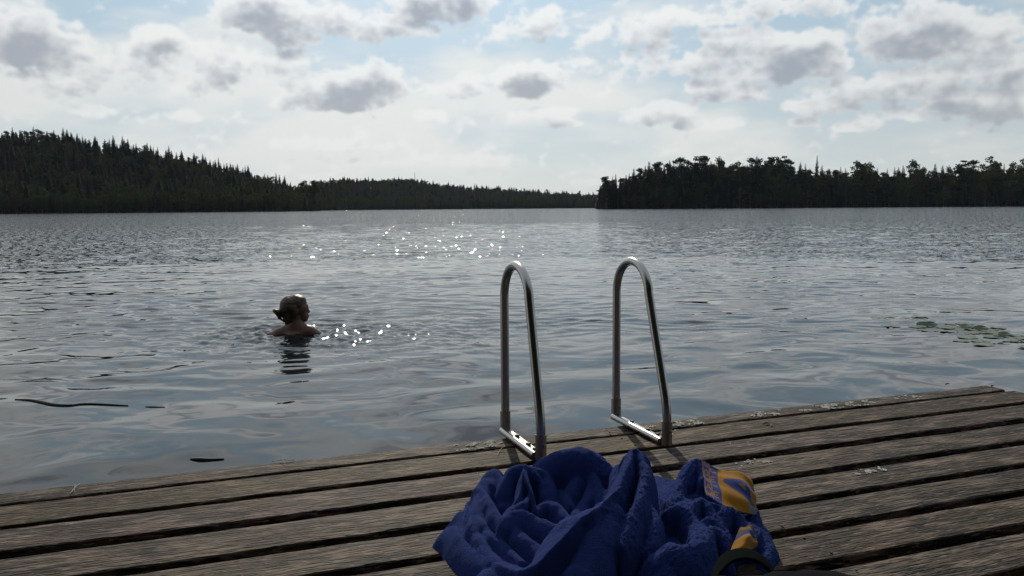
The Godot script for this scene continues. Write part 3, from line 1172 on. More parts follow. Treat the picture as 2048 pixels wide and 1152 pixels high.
# ---------------------------------------------------------------- handrails
func make_handrail(foot: Vector3, reach: float, label: String) -> void:
	var o := base("handrail", foot)
	tag(o, label, "handrail", "handrails of the bathing ladder")
	o.basis = Basis(ALONG, Vector3.UP, INTO)       # local z runs from the outer foot to the inner one
	var steel := paint(Color(0.46, 0.44, 0.415), 0.27, 1.0)
	var dull := paint(Color(0.34, 0.325, 0.305), 0.38, 1.0)
	var path := PackedVector3Array()
	path.append(Vector3(0, 0.03, 0))
	var rad := 0.147
	var spring := 0.598
	for k in 8: path.append(Vector3(0, lerpf(0.06, spring, k / 7.0), 0))
	for k in range(1, 25):
		var t := PI * 0.965 * k / 24.0
		path.append(Vector3(0, spring + rad * sin(t) * 0.985, rad - rad * cos(t)))
	var top: Vector3 = path[-1]
	var knee := Vector3(0, 0.165, reach - 0.004)
	for k in range(1, 8): path.append(top.lerp(knee, k / 8.0))
	for k in 7:
		var t := k / 6.0
		path.append((knee + (top - knee).normalized() * 0.05).lerp(knee, t).lerp(knee.lerp(Vector3(0, 0.115, reach), t), t))
	path.append(Vector3(0, 0.03, reach))
	var radii := PackedFloat32Array()
	for p in path: radii.append(0.0185)
	piece("rail_tube", tube(path, radii, 24), steel, o)
	for z in [0.0, reach]:
		var sp := PackedVector3Array([Vector3(0, -0.012, 0), Vector3(0, 0.084, 0), Vector3(0, 0.0865, 0), Vector3(0, 0.0865, 0), Vector3(0, 0.082, 0)])
		var s := piece("socket", tube(sp, PackedFloat32Array([0.0225, 0.0225, 0.0215, 0.0190, 0.0188]), 24), dull, o)
		s.position = Vector3(0, 0.012, z)
		var screw := piece("screw", tube(PackedVector3Array([Vector3(0, 0, 0.020), Vector3(0, 0, 0.0245), Vector3(0, 0, 0.0265)]), PackedFloat32Array([0.0062, 0.0060, 0.0042]), 12), paint(Color(0.30, 0.29, 0.27), 0.35, 1.0), s)
		screw.position = Vector3(0, 0.048, 0)
		screw.rotation.y = 0.25
		var slot := piece("hex_recess", tube(PackedVector3Array([Vector3(0, 0, 0.0262), Vector3(0, 0, 0.0268)]), PackedFloat32Array([0.0024, 0.0024]), 6), paint(Color(0.01, 0.01, 0.01), 0.8), s)
		slot.position = Vector3(0, 0.048, 0)
		slot.rotation.y = 0.25
	# a channel lying on the deck between the feet: a web with one rolled lip
	var half := 0.5 * (reach - 0.044)
	var web := piece("base_plate", chamfered(Vector3(0.0215, 0.003, half), 0.0012), steel, o)
	web.position = Vector3(0.004, 0.010, reach * 0.5)
	var lip := PackedVector3Array([Vector3(-0.021, 0.016, 0.012), Vector3(-0.021, 0.016, reach - 0.012)])
	piece("base_lip", tube(lip, PackedFloat32Array([0.0145, 0.0145]), 16), steel, o)
	var black := paint(Color(0.012, 0.012, 0.013), 0.5)
	for z in [0.30, 0.62, 0.80]:
		var b := piece("bolt", tube(PackedVector3Array([Vector3(0, 0, 0), Vector3(0, 0.0105, 0), Vector3(0, 0.0125, 0)]), PackedFloat32Array([0.0105, 0.0105, 0.0085]), 6), black, o)
		b.position = Vector3(0.008, 0.0130, reach * z)
		b.rotation.y = z * 5.0
		var w := piece("washer", tube(PackedVector3Array([Vector3(0, 0, 0), Vector3(0, 0.002, 0)]), PackedFloat32Array([0.0125, 0.0125]), 16), dull, o)
		w.position = Vector3(0.008, 0.0131, reach * z)


# ---------------------------------------------------------------- towel
# Folds: a line of points (x, height above the planks, z), then half widths on its two sides and the roundness of its top.
const FOLDS := [
	[[Vector3(0.076, 0.100, -2.688), Vector3(0.100, 0.180, -2.585), Vector3(0.149, 0.215, -2.540), Vector3(0.211, 0.225, -2.526), Vector3(0.262, 0.210, -2.532), Vector3(0.302, 0.170, -2.519), Vector3(0.334, 0.120, -2.498)], 0.035, 0.050, 2.2, 0.55],
	[[Vector3(0.153, 0.090, -2.408), Vector3(0.179, 0.135, -2.458), Vector3(0.209, 0.165, -2.496), Vector3(0.239, 0.165, -2.486), Vector3(0.259, 0.140, -2.442), Vector3(0.275, 0.120, -2.366)], 0.028, 0.030, 2.2, 0.55],
	[[Vector3(0.237, 0.140, -2.465), Vector3(0.216, 0.110, -2.373), Vector3(0.192, 0.100, -2.299)], 0.022, 0.022, 2.2, 0.55],
	[[Vector3(0.136, 0.100, -2.546), Vector3(0.158, 0.110, -2.439), Vector3(0.175, 0.100, -2.360)], 0.018, 0.018, 2.2, 0.55],
	[[Vector3(-0.029, 0.100, -2.385), Vector3(-0.029, 0.150, -2.442), Vector3(-0.010, 0.175, -2.471), Vector3(0.029, 0.185, -2.478), Vector3(0.070, 0.180, -2.473), Vector3(0.106, 0.165, -2.465), Vector3(0.117, 0.140, -2.422), Vector3(0.113, 0.110, -2.375)], 0.026, 0.030, 2.2, 0.55],
	[[Vector3(0.033, 0.185, -2.449), Vector3(0.013, 0.160, -2.345), Vector3(-0.002, 0.130, -2.283)], 0.016, 0.020, 1.6, 0.75],
	[[Vector3(0.039, 0.185, -2.439), Vector3(0.052, 0.160, -2.344), Vector3(0.060, 0.120, -2.288)], 0.016, 0.014, 1.6, 0.75],
	[[Vector3(0.070, 0.180, -2.454), Vector3(0.096, 0.150, -2.430), Vector3(0.098, 0.120, -2.391)], 0.016, 0.016, 2.2, 0.55],
	[[Vector3(-0.066, 0.155, -2.523), Vector3(-0.093, 0.145, -2.435), Vector3(-0.106, 0.125, -2.339), Vector3(-0.106, 0.105, -2.235), Vector3(-0.088, 0.085, -2.126), Vector3(-0.049, 0.070, -2.049)], 0.034, 0.026, 2.2, 0.55],
	[[Vector3(-0.066, 0.155, -2.523), Vector3(-0.042, 0.140, -2.471), Vector3(-0.026, 0.120, -2.415)], 0.020, 0.024, 2.2, 0.55],
	[[Vector3(-0.101, 0.140, -2.404), Vector3(-0.061, 0.135, -2.290), Vector3(-0.017, 0.115, -2.189), Vector3(0.036, 0.095, -2.100), Vector3(0.087, 0.080, -2.055)], 0.022, 0.026, 2.2, 0.55],
	[[Vector3(-0.105, 0.120, -2.312), Vector3(-0.073, 0.105, -2.198), Vector3(-0.030, 0.085, -2.109), Vector3(0.016, 0.075, -2.037)], 0.020, 0.024, 2.2, 0.55],
	[[Vector3(-0.131, 0.100, -2.387), Vector3(-0.144, 0.085, -2.306), Vector3(-0.137, 0.070, -2.232), Vector3(-0.113, 0.060, -2.152)], 0.022, 0.018, 2.2, 0.55],
	[[Vector3(-0.191, 0.055, -2.318), Vector3(-0.169, 0.070, -2.280), Vector3(-0.143, 0.072, -2.202), Vector3(-0.107, 0.070, -2.119), Vector3(-0.056, 0.065, -2.054)], 0.018, 0.045, 1.6, 0.75],
	[[Vector3(-0.026, 0.135, -2.178), Vector3(-0.003, 0.145, -2.196), Vector3(0.032, 0.140, -2.198), Vector3(0.072, 0.130, -2.175), Vector3(0.112, 0.125, -2.144), Vector3(0.158, 0.120, -2.128)], 0.018, 0.040, 1.6, 0.75],
	[[Vector3(-0.026, 0.135, -2.178), Vector3(0.004, 0.135, -2.269), Vector3(0.052, 0.130, -2.364)], 0.016, 0.020, 2.2, 0.55],
	[[Vector3(0.074, 0.110, -2.315), Vector3(0.104, 0.125, -2.326), Vector3(0.132, 0.125, -2.301), Vector3(0.153, 0.115, -2.249), Vector3(0.171, 0.100, -2.206)], 0.020, 0.024, 2.2, 0.55],
	[[Vector3(0.363, 0.243, -2.405), Vector3(0.331, 0.240, -2.300), Vector3(0.288, 0.232, -2.173), Vector3(0.251, 0.215, -2.086), Vector3(0.209, 0.205, -2.034), Vector3(0.180, 0.195, -2.027)], 0.018, 0.050, 1.6, 0.75],
	[[Vector3(0.223, 0.208, -2.047), Vector3(0.180, 0.195, -2.027), Vector3(0.144, 0.172, -1.993), Vector3(0.100, 0.138, -1.963), Vector3(0.054, 0.105, -1.945), Vector3(0.009, 0.085, -1.951), Vector3(-0.036, 0.070, -2.013), Vector3(-0.084, 0.065, -2.108)], 0.018, 0.120, 1.6, 0.75],
	[[Vector3(0.344, 0.225, -2.434), Vector3(0.359, 0.245, -2.419), Vector3(0.384, 0.245, -2.419), Vector3(0.393, 0.235, -2.386)], 0.022, 0.022, 2.2, 0.55],
	[[Vector3(0.325, 0.190, -2.481), Vector3(0.308, 0.180, -2.391), Vector3(0.289, 0.170, -2.310)], 0.022, 0.022, 2.2, 0.55],
	[[Vector3(0.381, 0.240, -2.405), Vector3(0.380, 0.225, -2.322), Vector3(0.357, 0.205, -2.209), Vector3(0.323, 0.190, -2.115), Vector3(0.294, 0.165, -2.040), Vector3(0.275, 0.140, -1.989)], 0.030, 0.022, 2.2, 0.55],
	[[Vector3(0.378, 0.165, -2.200), Vector3(0.370, 0.150, -2.111), Vector3(0.357, 0.130, -2.053), Vector3(0.336, 0.110, -2.028)], 0.024, 0.024, 2.2, 0.55],
	[[Vector3(0.248, 0.205, -2.094), Vector3(0.221, 0.175, -2.033), Vector3(0.197, 0.145, -1.978), Vector3(0.162, 0.105, -1.938)], 0.060, 0.060, 2.2, 0.55],
	[[Vector3(0.465, 0.050, -2.715), Vector3(0.490, 0.075, -2.531), Vector3(0.514, 0.090, -2.380)], 0.050, 0.060, 2.2, 0.55],
	[[Vector3(0.445, 0.085, -2.504), Vector3(0.472, 0.105, -2.361), Vector3(0.510, 0.100, -2.293)], 0.016, 0.016, 1.6, 0.75],
	[[Vector3(0.498, 0.060, -2.573), Vector3(0.535, 0.095, -2.591), Vector3(0.575, 0.130, -2.627), Vector3(0.608, 0.145, -2.648), Vector3(0.624, 0.140, -2.626), Vector3(0.620, 0.115, -2.579)], 0.030, 0.030, 2.2, 0.55],
	[[Vector3(0.534, 0.100, -2.538), Vector3(0.503, 0.095, -2.461), Vector3(0.467, 0.090, -2.389)], 0.018, 0.018, 2.2, 0.55],
	[[Vector3(0.417, 0.110, -2.212), Vector3(0.422, 0.135, -2.214), Vector3(0.448, 0.150, -2.220), Vector3(0.476, 0.150, -2.219), Vector3(0.491, 0.135, -2.183), Vector3(0.494, 0.120, -2.149)], 0.024, 0.026, 2.2, 0.55],
	[[Vector3(0.501, 0.115, -2.216), Vector3(0.515, 0.140, -2.253), Vector3(0.539, 0.148, -2.275), Vector3(0.560, 0.140, -2.264), Vector3(0.571, 0.120, -2.228), Vector3(0.574, 0.105, -2.204)], 0.020, 0.022, 2.2, 0.55],
	[[Vector3(0.555, 0.140, -2.293), Vector3(0.596, 0.125, -2.292), Vector3(0.634, 0.100, -2.271), Vector3(0.661, 0.080, -2.254)], 0.018, 0.022, 2.2, 0.55],
	[[Vector3(0.579, 0.090, -2.223), Vector3(0.595, 0.115, -2.256), Vector3(0.622, 0.120, -2.281), Vector3(0.641, 0.110, -2.268), Vector3(0.649, 0.090, -2.244)], 0.018, 0.020, 2.2, 0.55],
	[[Vector3(0.510, 0.110, -2.181), Vector3(0.555, 0.115, -2.215), Vector3(0.579, 0.100, -2.180), Vector3(0.587, 0.075, -2.138)], 0.016, 0.020, 2.2, 0.55],
	[[Vector3(0.513, 0.100, -2.113), Vector3(0.533, 0.110, -2.153), Vector3(0.560, 0.105, -2.150), Vector3(0.573, 0.085, -2.114), Vector3(0.565, 0.055, -2.072)], 0.020, 0.022, 2.2, 0.55],
	[[Vector3(0.357, 0.105, -1.999), Vector3(0.385, 0.120, -2.013), Vector3(0.413, 0.125, -2.013), Vector3(0.446, 0.125, -2.012), Vector3(0.473, 0.130, -2.064), Vector3(0.488, 0.125, -2.144), Vector3(0.480, 0.125, -2.209)], 0.022, 0.050, 2.2, 0.55],
	[[Vector3(0.477, 0.130, -2.084), Vector3(0.505, 0.115, -2.067), Vector3(0.512, 0.090, -2.040), Vector3(0.508, 0.060, -2.003)], 0.024, 0.026, 2.2, 0.55],
	[[Vector3(0.405, 0.120, -2.018), Vector3(0.380, 0.090, -1.982), Vector3(0.349, 0.060, -1.949)], 0.050, 0.050, 2.2, 0.55],
	[[Vector3(0.643, 0.045, -2.208), Vector3(0.672, 0.065, -2.229), Vector3(0.703, 0.060, -2.252), Vector3(0.707, 0.045, -2.207), Vector3(0.682, 0.030, -2.152)], 0.024, 0.026, 2.2, 0.55],
	[[Vector3(0.721, 0.050, -2.399), Vector3(0.743, 0.050, -2.432), Vector3(0.728, 0.030, -2.390)], 0.015, 0.015, 2.2, 0.55],
	[[Vector3(-0.036, 0.060, -2.026), Vector3(0.064, 0.060, -1.940), Vector3(0.183, 0.060, -1.898), Vector3(0.329, 0.055, -1.906), Vector3(0.465, 0.050, -1.968)], 0.060, 0.060, 2.2, 0.55],
]
const OUTLINE := [Vector2(-0.205, -2.416), Vector2(-0.183, -2.304), Vector2(-0.121, -2.176), Vector2(-0.037, -2.083), Vector2(0.092, -2.010), Vector2(0.279, -1.980), Vector2(0.448, -2.004), Vector2(0.536, -2.088), Vector2(0.611, -2.179), Vector2(0.700, -2.201), Vector2(0.749, -2.313), Vector2(0.756, -2.406), Vector2(0.777, -2.528), Vector2(0.792, -2.662), Vector2(0.728, -2.736), Vector2(0.636, -2.789), Vector2(0.561, -2.806), Vector2(0.501, -2.871), Vector2(0.381, -2.719), Vector2(0.264, -2.746), Vector2(0.127, -2.774), Vector2(0.023, -2.751), Vector2(-0.064, -2.753), Vector2(-0.110, -2.681), Vector2(-0.139, -2.524), Vector2(-0.159, -2.455), Vector2(-0.190, -2.463)]
const HOLLOWS := [Vector3(0.009, 0.060, -2.514), Vector3(0.095, 0.070, -2.600), Vector3(0.159, 0.060, -2.580), Vector3(0.254, 0.070, -2.482), Vector3(0.184, 0.060, -2.384), Vector3(0.088, 0.055, -2.229), Vector3(0.033, 0.060, -2.309), Vector3(0.142, 0.060, -2.198), Vector3(-0.011, 0.080, -2.598), Vector3(-0.067, 0.070, -2.556), Vector3(0.474, 0.050, -2.364), Vector3(0.573, 0.060, -2.376), Vector3(0.632, 0.050, -2.696), Vector3(0.529, 0.030, -2.782), Vector3(0.496, 0.060, -2.263), Vector3(0.305, 0.100, -2.278), Vector3(0.462, 0.060, -2.505), Vector3(0.425, 0.060, -2.264), Vector3(0.274, 0.090, -2.141), Vector3(0.340, 0.060, -2.128), Vector3(0.255, 0.060, -2.650), Vector3(0.132, 0.050, -2.539)]
const PRINTED := [
	[Vector3(0.618, 0.146, -2.645), Vector3(0.654, 0.138, -2.600), Vector3(0.692, 0.130, -2.578), Vector3(0.734, 0.122, -2.571), Vector3(0.764, 0.105, -2.547)],
	[Vector3(0.615, 0.128, -2.601), Vector3(0.642, 0.125, -2.525), Vector3(0.677, 0.120, -2.491), Vector3(0.721, 0.112, -2.481), Vector3(0.761, 0.085, -2.501)],
	[Vector3(0.607, 0.110, -2.536), Vector3(0.632, 0.108, -2.457), Vector3(0.666, 0.104, -2.424), Vector3(0.708, 0.092, -2.421), Vector3(0.751, 0.060, -2.456)],
	[Vector3(0.596, 0.090, -2.464), Vector3(0.617, 0.090, -2.386), Vector3(0.654, 0.085, -2.366), Vector3(0.695, 0.070, -2.372), Vector3(0.740, 0.035, -2.421)],
]
const PRINTED_LOW := [
	[Vector3(0.631, 0.080, -2.218), Vector3(0.648, 0.088, -2.230), Vector3(0.664, 0.086, -2.228), Vector3(0.677, 0.072, -2.223)],
	[Vector3(0.600, 0.082, -2.144), Vector3(0.621, 0.092, -2.154), Vector3(0.644, 0.090, -2.158), Vector3(0.670, 0.068, -2.183)],
	[Vector3(0.574, 0.078, -2.089), Vector3(0.598, 0.088, -2.090), Vector3(0.629, 0.086, -2.114), Vector3(0.666, 0.062, -2.164)],
	[Vector3(0.569, 0.062, -2.069), Vector3(0.597, 0.072, -2.077), Vector3(0.630, 0.070, -2.106), Vector3(0.663, 0.050, -2.159)],
]

var weights := PackedVector3Array()

func towel_height(p: Vector2, boxes: Array, poly: PackedVector2Array) -> float:
	# the heap under the folds
	var inside := Geometry2D.is_point_in_polygon(p, poly)
	var edge := 1e9
	for k in poly.size():
		var q := Geometry2D.get_closest_point_to_segment(p, poly[k], poly[(k + 1) % poly.size()])
		edge = minf(edge, q.distance_squared_to(p))
	edge = sqrt(edge)
	var h := -0.02
	if inside or edge < 0.010:
		var sum := 0.0
		var weight := 1e-6
		for q in weights:
			var w := 1.0 / pow(0.0009 + p.distance_squared_to(Vector2(q.x, q.z)), 1.5)
			sum += q.y * w
			weight += w
		h = (0.012 + (sum / weight - 0.012) * (1.0 - pow(1.0 - clampf(edge / 0.06, 0.0, 1.0), 2.2))) if inside else 0.012 * sqrt(maxf(0.0, 1.0 - edge / 0.010))
	var ground := h
	var k_ := 0.006
	for f in boxes:
		var rect: Rect2 = f[0]
		if not rect.has_point(p): continue
		var pts: PackedVector3Array = f[1]
		var best := 1e9
		var hh := 0.0
		var sgn := 1.0
		for i in pts.size() - 1:
			var a := Vector2(pts[i].x, pts[i].z)
			var b := Vector2(pts[i + 1].x, pts[i + 1].z)
			var ab := b - a
			var t := clampf((p - a).dot(ab) / maxf(ab.length_squared(), 1e-9), 0.0, 1.0)
			var d := p - a - ab * t
			var dd := d.length_squared()
			if dd < best:
				best = dd
				hh = lerpf(pts[i].y, pts[i + 1].y, t)
				sgn = signf(ab.cross(p - a))
		var w: float = f[2] if sgn < 0.0 else f[3]
		var q := sqrt(best) / w
		if q >= 1.0: continue
		var val := ground + (hh - ground) * pow(1.0 - pow(q, f[4]), f[5])
		if hh <= ground: continue
		# smooth maximum leaves a narrow crease between two folds
		var m := clampf(0.5 + 0.5 * (val - h) / k_, 0.0, 1.0)
		h = lerpf(h, val, m) + k_ * m * (1.0 - m)
	return h

func terry(c: Color, relief: float, freq: float) -> StandardMaterial3D:
	var m := paint(c, 0.95)
	m.rim_enabled = true
	m.rim = 0.6
	m.rim_tint = 0.75
	var n := FastNoiseLite.new()
	n.seed = 3
	n.noise_type = FastNoiseLite.TYPE_SIMPLEX_SMOOTH
	n.frequency = 0.06
	n.fractal_octaves = 3
	m.heightmap_enabled = true
	m.heightmap_texture = ImageTexture.create_from_image(n.get_seamless_image(512, 512))
	m.heightmap_scale = relief
	m.uv1_triplanar = true
	m.uv1_scale = Vector3.ONE * freq
	m.metallic_specular = 0.2
	return m

func make_towel() -> void:
	var o := base("towel", Vector3(0.3, DECK, -2.35))
	tag(o, "crumpled royal blue terry towel with gold printed corner heaped on the dock", "towel")
	var poly := PackedVector2Array()
	for q in OUTLINE: poly.append(q)
	var boxes := []
	for q in HOLLOWS:
		for k in 7: weights.append(q)
	for f in FOLDS:
		var pts := spline(f[0], f[0].size() * 5)
		for q in f[0]: weights.append(Vector3(q.x, q.y * 0.55, q.z))
		var rect := Rect2(pts[0].x, pts[0].z, 0, 0)
		for p in pts: rect = rect.expand(Vector2(p.x, p.z))
		boxes.append([rect.grow(maxf(f[1], f[2]) * 1.2), pts, f[1] * 1.2, f[2] * 1.2, f[3], f[4]])
	var x0 := -0.30
	var x1 := 0.92
	var z0 := -2.86
	var z1 := -1.90
	var d := 0.0036
	var nx := int((x1 - x0) / d)
	var nz := int((z1 - z0) / d)
	var warp := FastNoiseLite.new()
	warp.seed = 8
	warp.frequency = 5.0
	warp.fractal_octaves = 2
	var pile := FastNoiseLite.new()
	pile.seed = 12
	pile.frequency = 85.0
	pile.fractal_octaves = 2
	var hs := PackedFloat32Array()
	hs.resize((nx + 1) * (nz + 1))
	for j in nz + 1:
		for i in nx + 1:
			var x := x0 + i * d
			var z := z0 + j * d
			var w := Vector2(warp.get_noise_2d(x, z), warp.get_noise_2d(x + 30.0, z)) * 0.014
			var h := towel_height(Vector2(x, z) + w, boxes, poly)
			if h > 0.02:
				h += 0.006 * warp.get_noise_2d(x * 1.6 + 60.0, z * 1.6) * smoothstep(0.02, 0.1, h)
				h += 0.0035 * warp.get_noise_2d(x * 4.0 + 9.0, z * 4.0) * smoothstep(0.03, 0.1, h)
			hs[j * (nx + 1) + i] = h
	var v := PackedVector3Array()
	var lookup := PackedInt32Array()
	lookup.resize(hs.size())
	lookup.fill(-1)
	var idx := PackedInt32Array()
	for j in nz:
		for i in nx:
			var q := [j * (nx + 1) + i, j * (nx + 1) + i + 1, (j + 1) * (nx + 1) + i, (j + 1) * (nx + 1) + i + 1]
			var top := -1.0
			for k in q: top = maxf(top, hs[k])
			if top < 0.001: continue
			for k in q:
				if lookup[k] >= 0: continue
				lookup[k] = v.size()
				var ii: int = k % (nx + 1)
				var jj: int = k / (nx + 1)
				v.append(Vector3(x0 + ii * d - 0.3, maxf(hs[k], -0.004), z0 + jj * d + 2.35))
			var a := lookup[q[0]]
			var b := lookup[q[1]]
			var c := lookup[q[2]]
			var e := lookup[q[3]]
			idx.append_array([a, b, c, b, e, c])
	# loops of the pile stand up most on the outer, unshorn side
	var n := smooth_normals(v, idx)
	for k in v.size():
		var loops := smoothstep(-0.12, 0.0, v[k].x) * 0.8 + 0.2
		v[k] += n[k] * loops * 0.0040 * pile.get_noise_3d(v[k].x, v[k].y, v[k].z)
	piece("terry_cloth", arrays_mesh(v, idx, smooth_normals(v, idx)), terry(Color(0.021, 0.043, 0.185), 0.9, 9.0), o)
	printed(o, PRINTED, true)
	printed(o, PRINTED_LOW, false)

# cloth sheet through a net of points, with the woven print of the towel's border
func printed(o: Node3D, net: Array, big: bool) -> void:
	var rows := []
	for r in net: rows.append(spline(r, 48))
	var v := PackedVector3Array()
	var uv := PackedVector2Array()
	var idx := PackedInt32Array()
	var cols := 49
	var grid := []
	for i in cols:
		var column := []
		for r in rows: column.append(r[i])
		grid.append(spline(column, 48))
	var thick := 0.005
	for side in 2:
		for i in cols:
			for j in 49:
				var p: Vector3 = grid[i][j] - Vector3(0.3, 0.0, -2.35)
				p += Vector3(0.2, 1.0, 0.5) * (0.003 * sin(i * 0.19 + j * 0.10 + 0.7) + 0.0025 * sin(j * 0.31 - i * 0.12))
				v.append(p)
				uv.append(Vector2(i / 48.0, j / 48.0))
	for i in 48:
		for j in 48:
			var a := i * 49 + j
			idx.append_array([a, a + 49, a + 1, a + 1, a + 49, a + 50])
	var n := smooth_normals(v, idx)
	var under := cols * 49
	var facing := 0.0
	for k in under: facing += n[k].dot(Vector3(-0.1, 0.8, 0.6))
	var flip := facing < 0.0
	var out := PackedInt32Array()
	for k in range(0, idx.size(), 3):
		if flip: out.append_array([idx[k], idx[k + 2], idx[k + 1], idx[k] + under, idx[k + 1] + under, idx[k + 2] + under])
		else: out.append_array([idx[k], idx[k + 1], idx[k + 2], idx[k] + under, idx[k + 2] + under, idx[k + 1] + under])
	for k in under: v[under + k] = v[k] - n[k] * (-thick if flip else thick)
	for k in 48:
		for e in [[k, k + 1], [48 * 49 + k + 1, 48 * 49 + k], [(k + 1) * 49, k * 49], [k * 49 + 48, (k + 1) * 49 + 48]]:
			out.append_array([e[0], e[1], e[0] + under, e[1], e[1] + under, e[0] + under])
	var m := terry(Color(1, 1, 1), 0.10, 9.0)
	m.uv1_triplanar = false
	m.uv1_scale = Vector3.ONE
	m.heightmap_enabled = false
	m.albedo_color = Color.WHITE
	m.albedo_texture = print_texture(big)
	m.rim = 0.2
	var p := piece("printed_border", arrays_mesh(v, out, smooth_normals(v, out), uv), m, o)
	tag(p, "gold and blue printed border with lettering")

func stroke(im: Image, pts: Array, w: float, c: Color) -> void:
	for i in pts.size() - 1:
		var a: Vector2 = pts[i]
		var b: Vector2 = pts[i + 1]
		var box := Rect2i(Vector2i(a.min(b) - Vector2(w, w)), Vector2i((a - b).abs() + Vector2(2 * w + 1, 2 * w + 1))).intersection(Rect2i(0, 0, im.get_width(), im.get_height()))
		for y in range(box.position.y, box.end.y):
			for x in range(box.position.x, box.end.x):
				var p := Vector2(x, y)
				if Geometry2D.get_closest_point_to_segment(p, a, b).distance_to(p) < w: im.set_pixel(x, y, c)

func letter(im: Image, ch: String, at: Vector2, s: float, w: float, c: Color) -> void:
	var shapes := {
		"O": [[Vector2(0.5, 0), Vector2(0.9, 0.2), Vector2(0.95, 0.5), Vector2(0.9, 0.8), Vector2(0.5, 1), Vector2(0.1, 0.8), Vector2(0.05, 0.5), Vector2(0.1, 0.2), Vector2(0.5, 0)]],
		"E": [[Vector2(0.9, 0), Vector2(0.1, 0), Vector2(0.1, 1), Vector2(0.9, 1)], [Vector2(0.1, 0.5), Vector2(0.7, 0.5)]],
		"W": [[Vector2(0, 0), Vector2(0.25, 1), Vector2(0.5, 0.3), Vector2(0.75, 1), Vector2(1, 0)]],
		"A": [[Vector2(0, 1), Vector2(0.5, 0), Vector2(1, 1)], [Vector2(0.22, 0.62), Vector2(0.78, 0.62)]],
		"-": [[Vector2(0.2, 0.5), Vector2(0.8, 0.5)]],
		"G": [[Vector2(0.9, 0.2), Vector2(0.5, 0), Vector2(0.1, 0.25), Vector2(0.1, 0.75), Vector2(0.5, 1), Vector2(0.9, 0.8), Vector2(0.9, 0.5), Vector2(0.55, 0.5)]],
	}
	for line in shapes[ch]:
		var pts := []
		for q in line: pts.append(at + q * s)
		stroke(im, pts, w, c)

func print_texture(big: bool) -> ImageTexture:
	var gold := Color(0.25, 0.115, 0.007).linear_to_srgb()
	var blue := Color(0.016, 0.034, 0.15).linear_to_srgb()
	var w := 384
	var im := Image.create(w, w, false, Image.FORMAT_RGB8)
	im.fill(gold)
	if big:
		im.fill_rect(Rect2i(8, 0, 132, w), blue)
		im.fill_rect(Rect2i(8, 0, 7, w), gold)
		im.fill_rect(Rect2i(72, 0, 9, w), gold)
		im.fill_rect(Rect2i(0, 0, 8, w), blue)
		var y := 14.0
		for ch in ["G", "O", "W", "A", "W"]:
			letter(im, ch, Vector2(22, y), 44.0, 4.5, gold)
			y += 74.0
		y = 40.0
		for ch in ["O", "E", "-", "E"]:
			letter(im, ch, Vector2(88, y), 44.0, 4.5, gold)
			y += 82.0
		# one large blue capital on gold, lying on its side
		stroke(im, [Vector2(205, 150), Vector2(384, 118)], 26.0, blue)
		stroke(im, [Vector2(205, 150), Vector2(345, 300)], 26.0, blue)
		stroke(im, [Vector2(312, 140), Vector2(318, 262)], 17.0, blue)
		im.fill_rect(Rect2i(140, 0, 8, w), blue)
		im.fill_rect(Rect2i(300, 320, 84, 64), Color(0.16, 0.15, 0.14).linear_to_srgb())
	else:
		im.fill_rect(Rect2i(0, 0, w, 150), Color(0.075, 0.055, 0.04).linear_to_srgb())
		for k in 4: letter(im, ["O", "E", "A", "W"][k], Vector2(20 + 90 * k, 30), 66.0, 6.0, gold)
		im.fill_rect(Rect2i(0, 150, w, 70), blue)
	return ImageTexture.create_from_image(im)


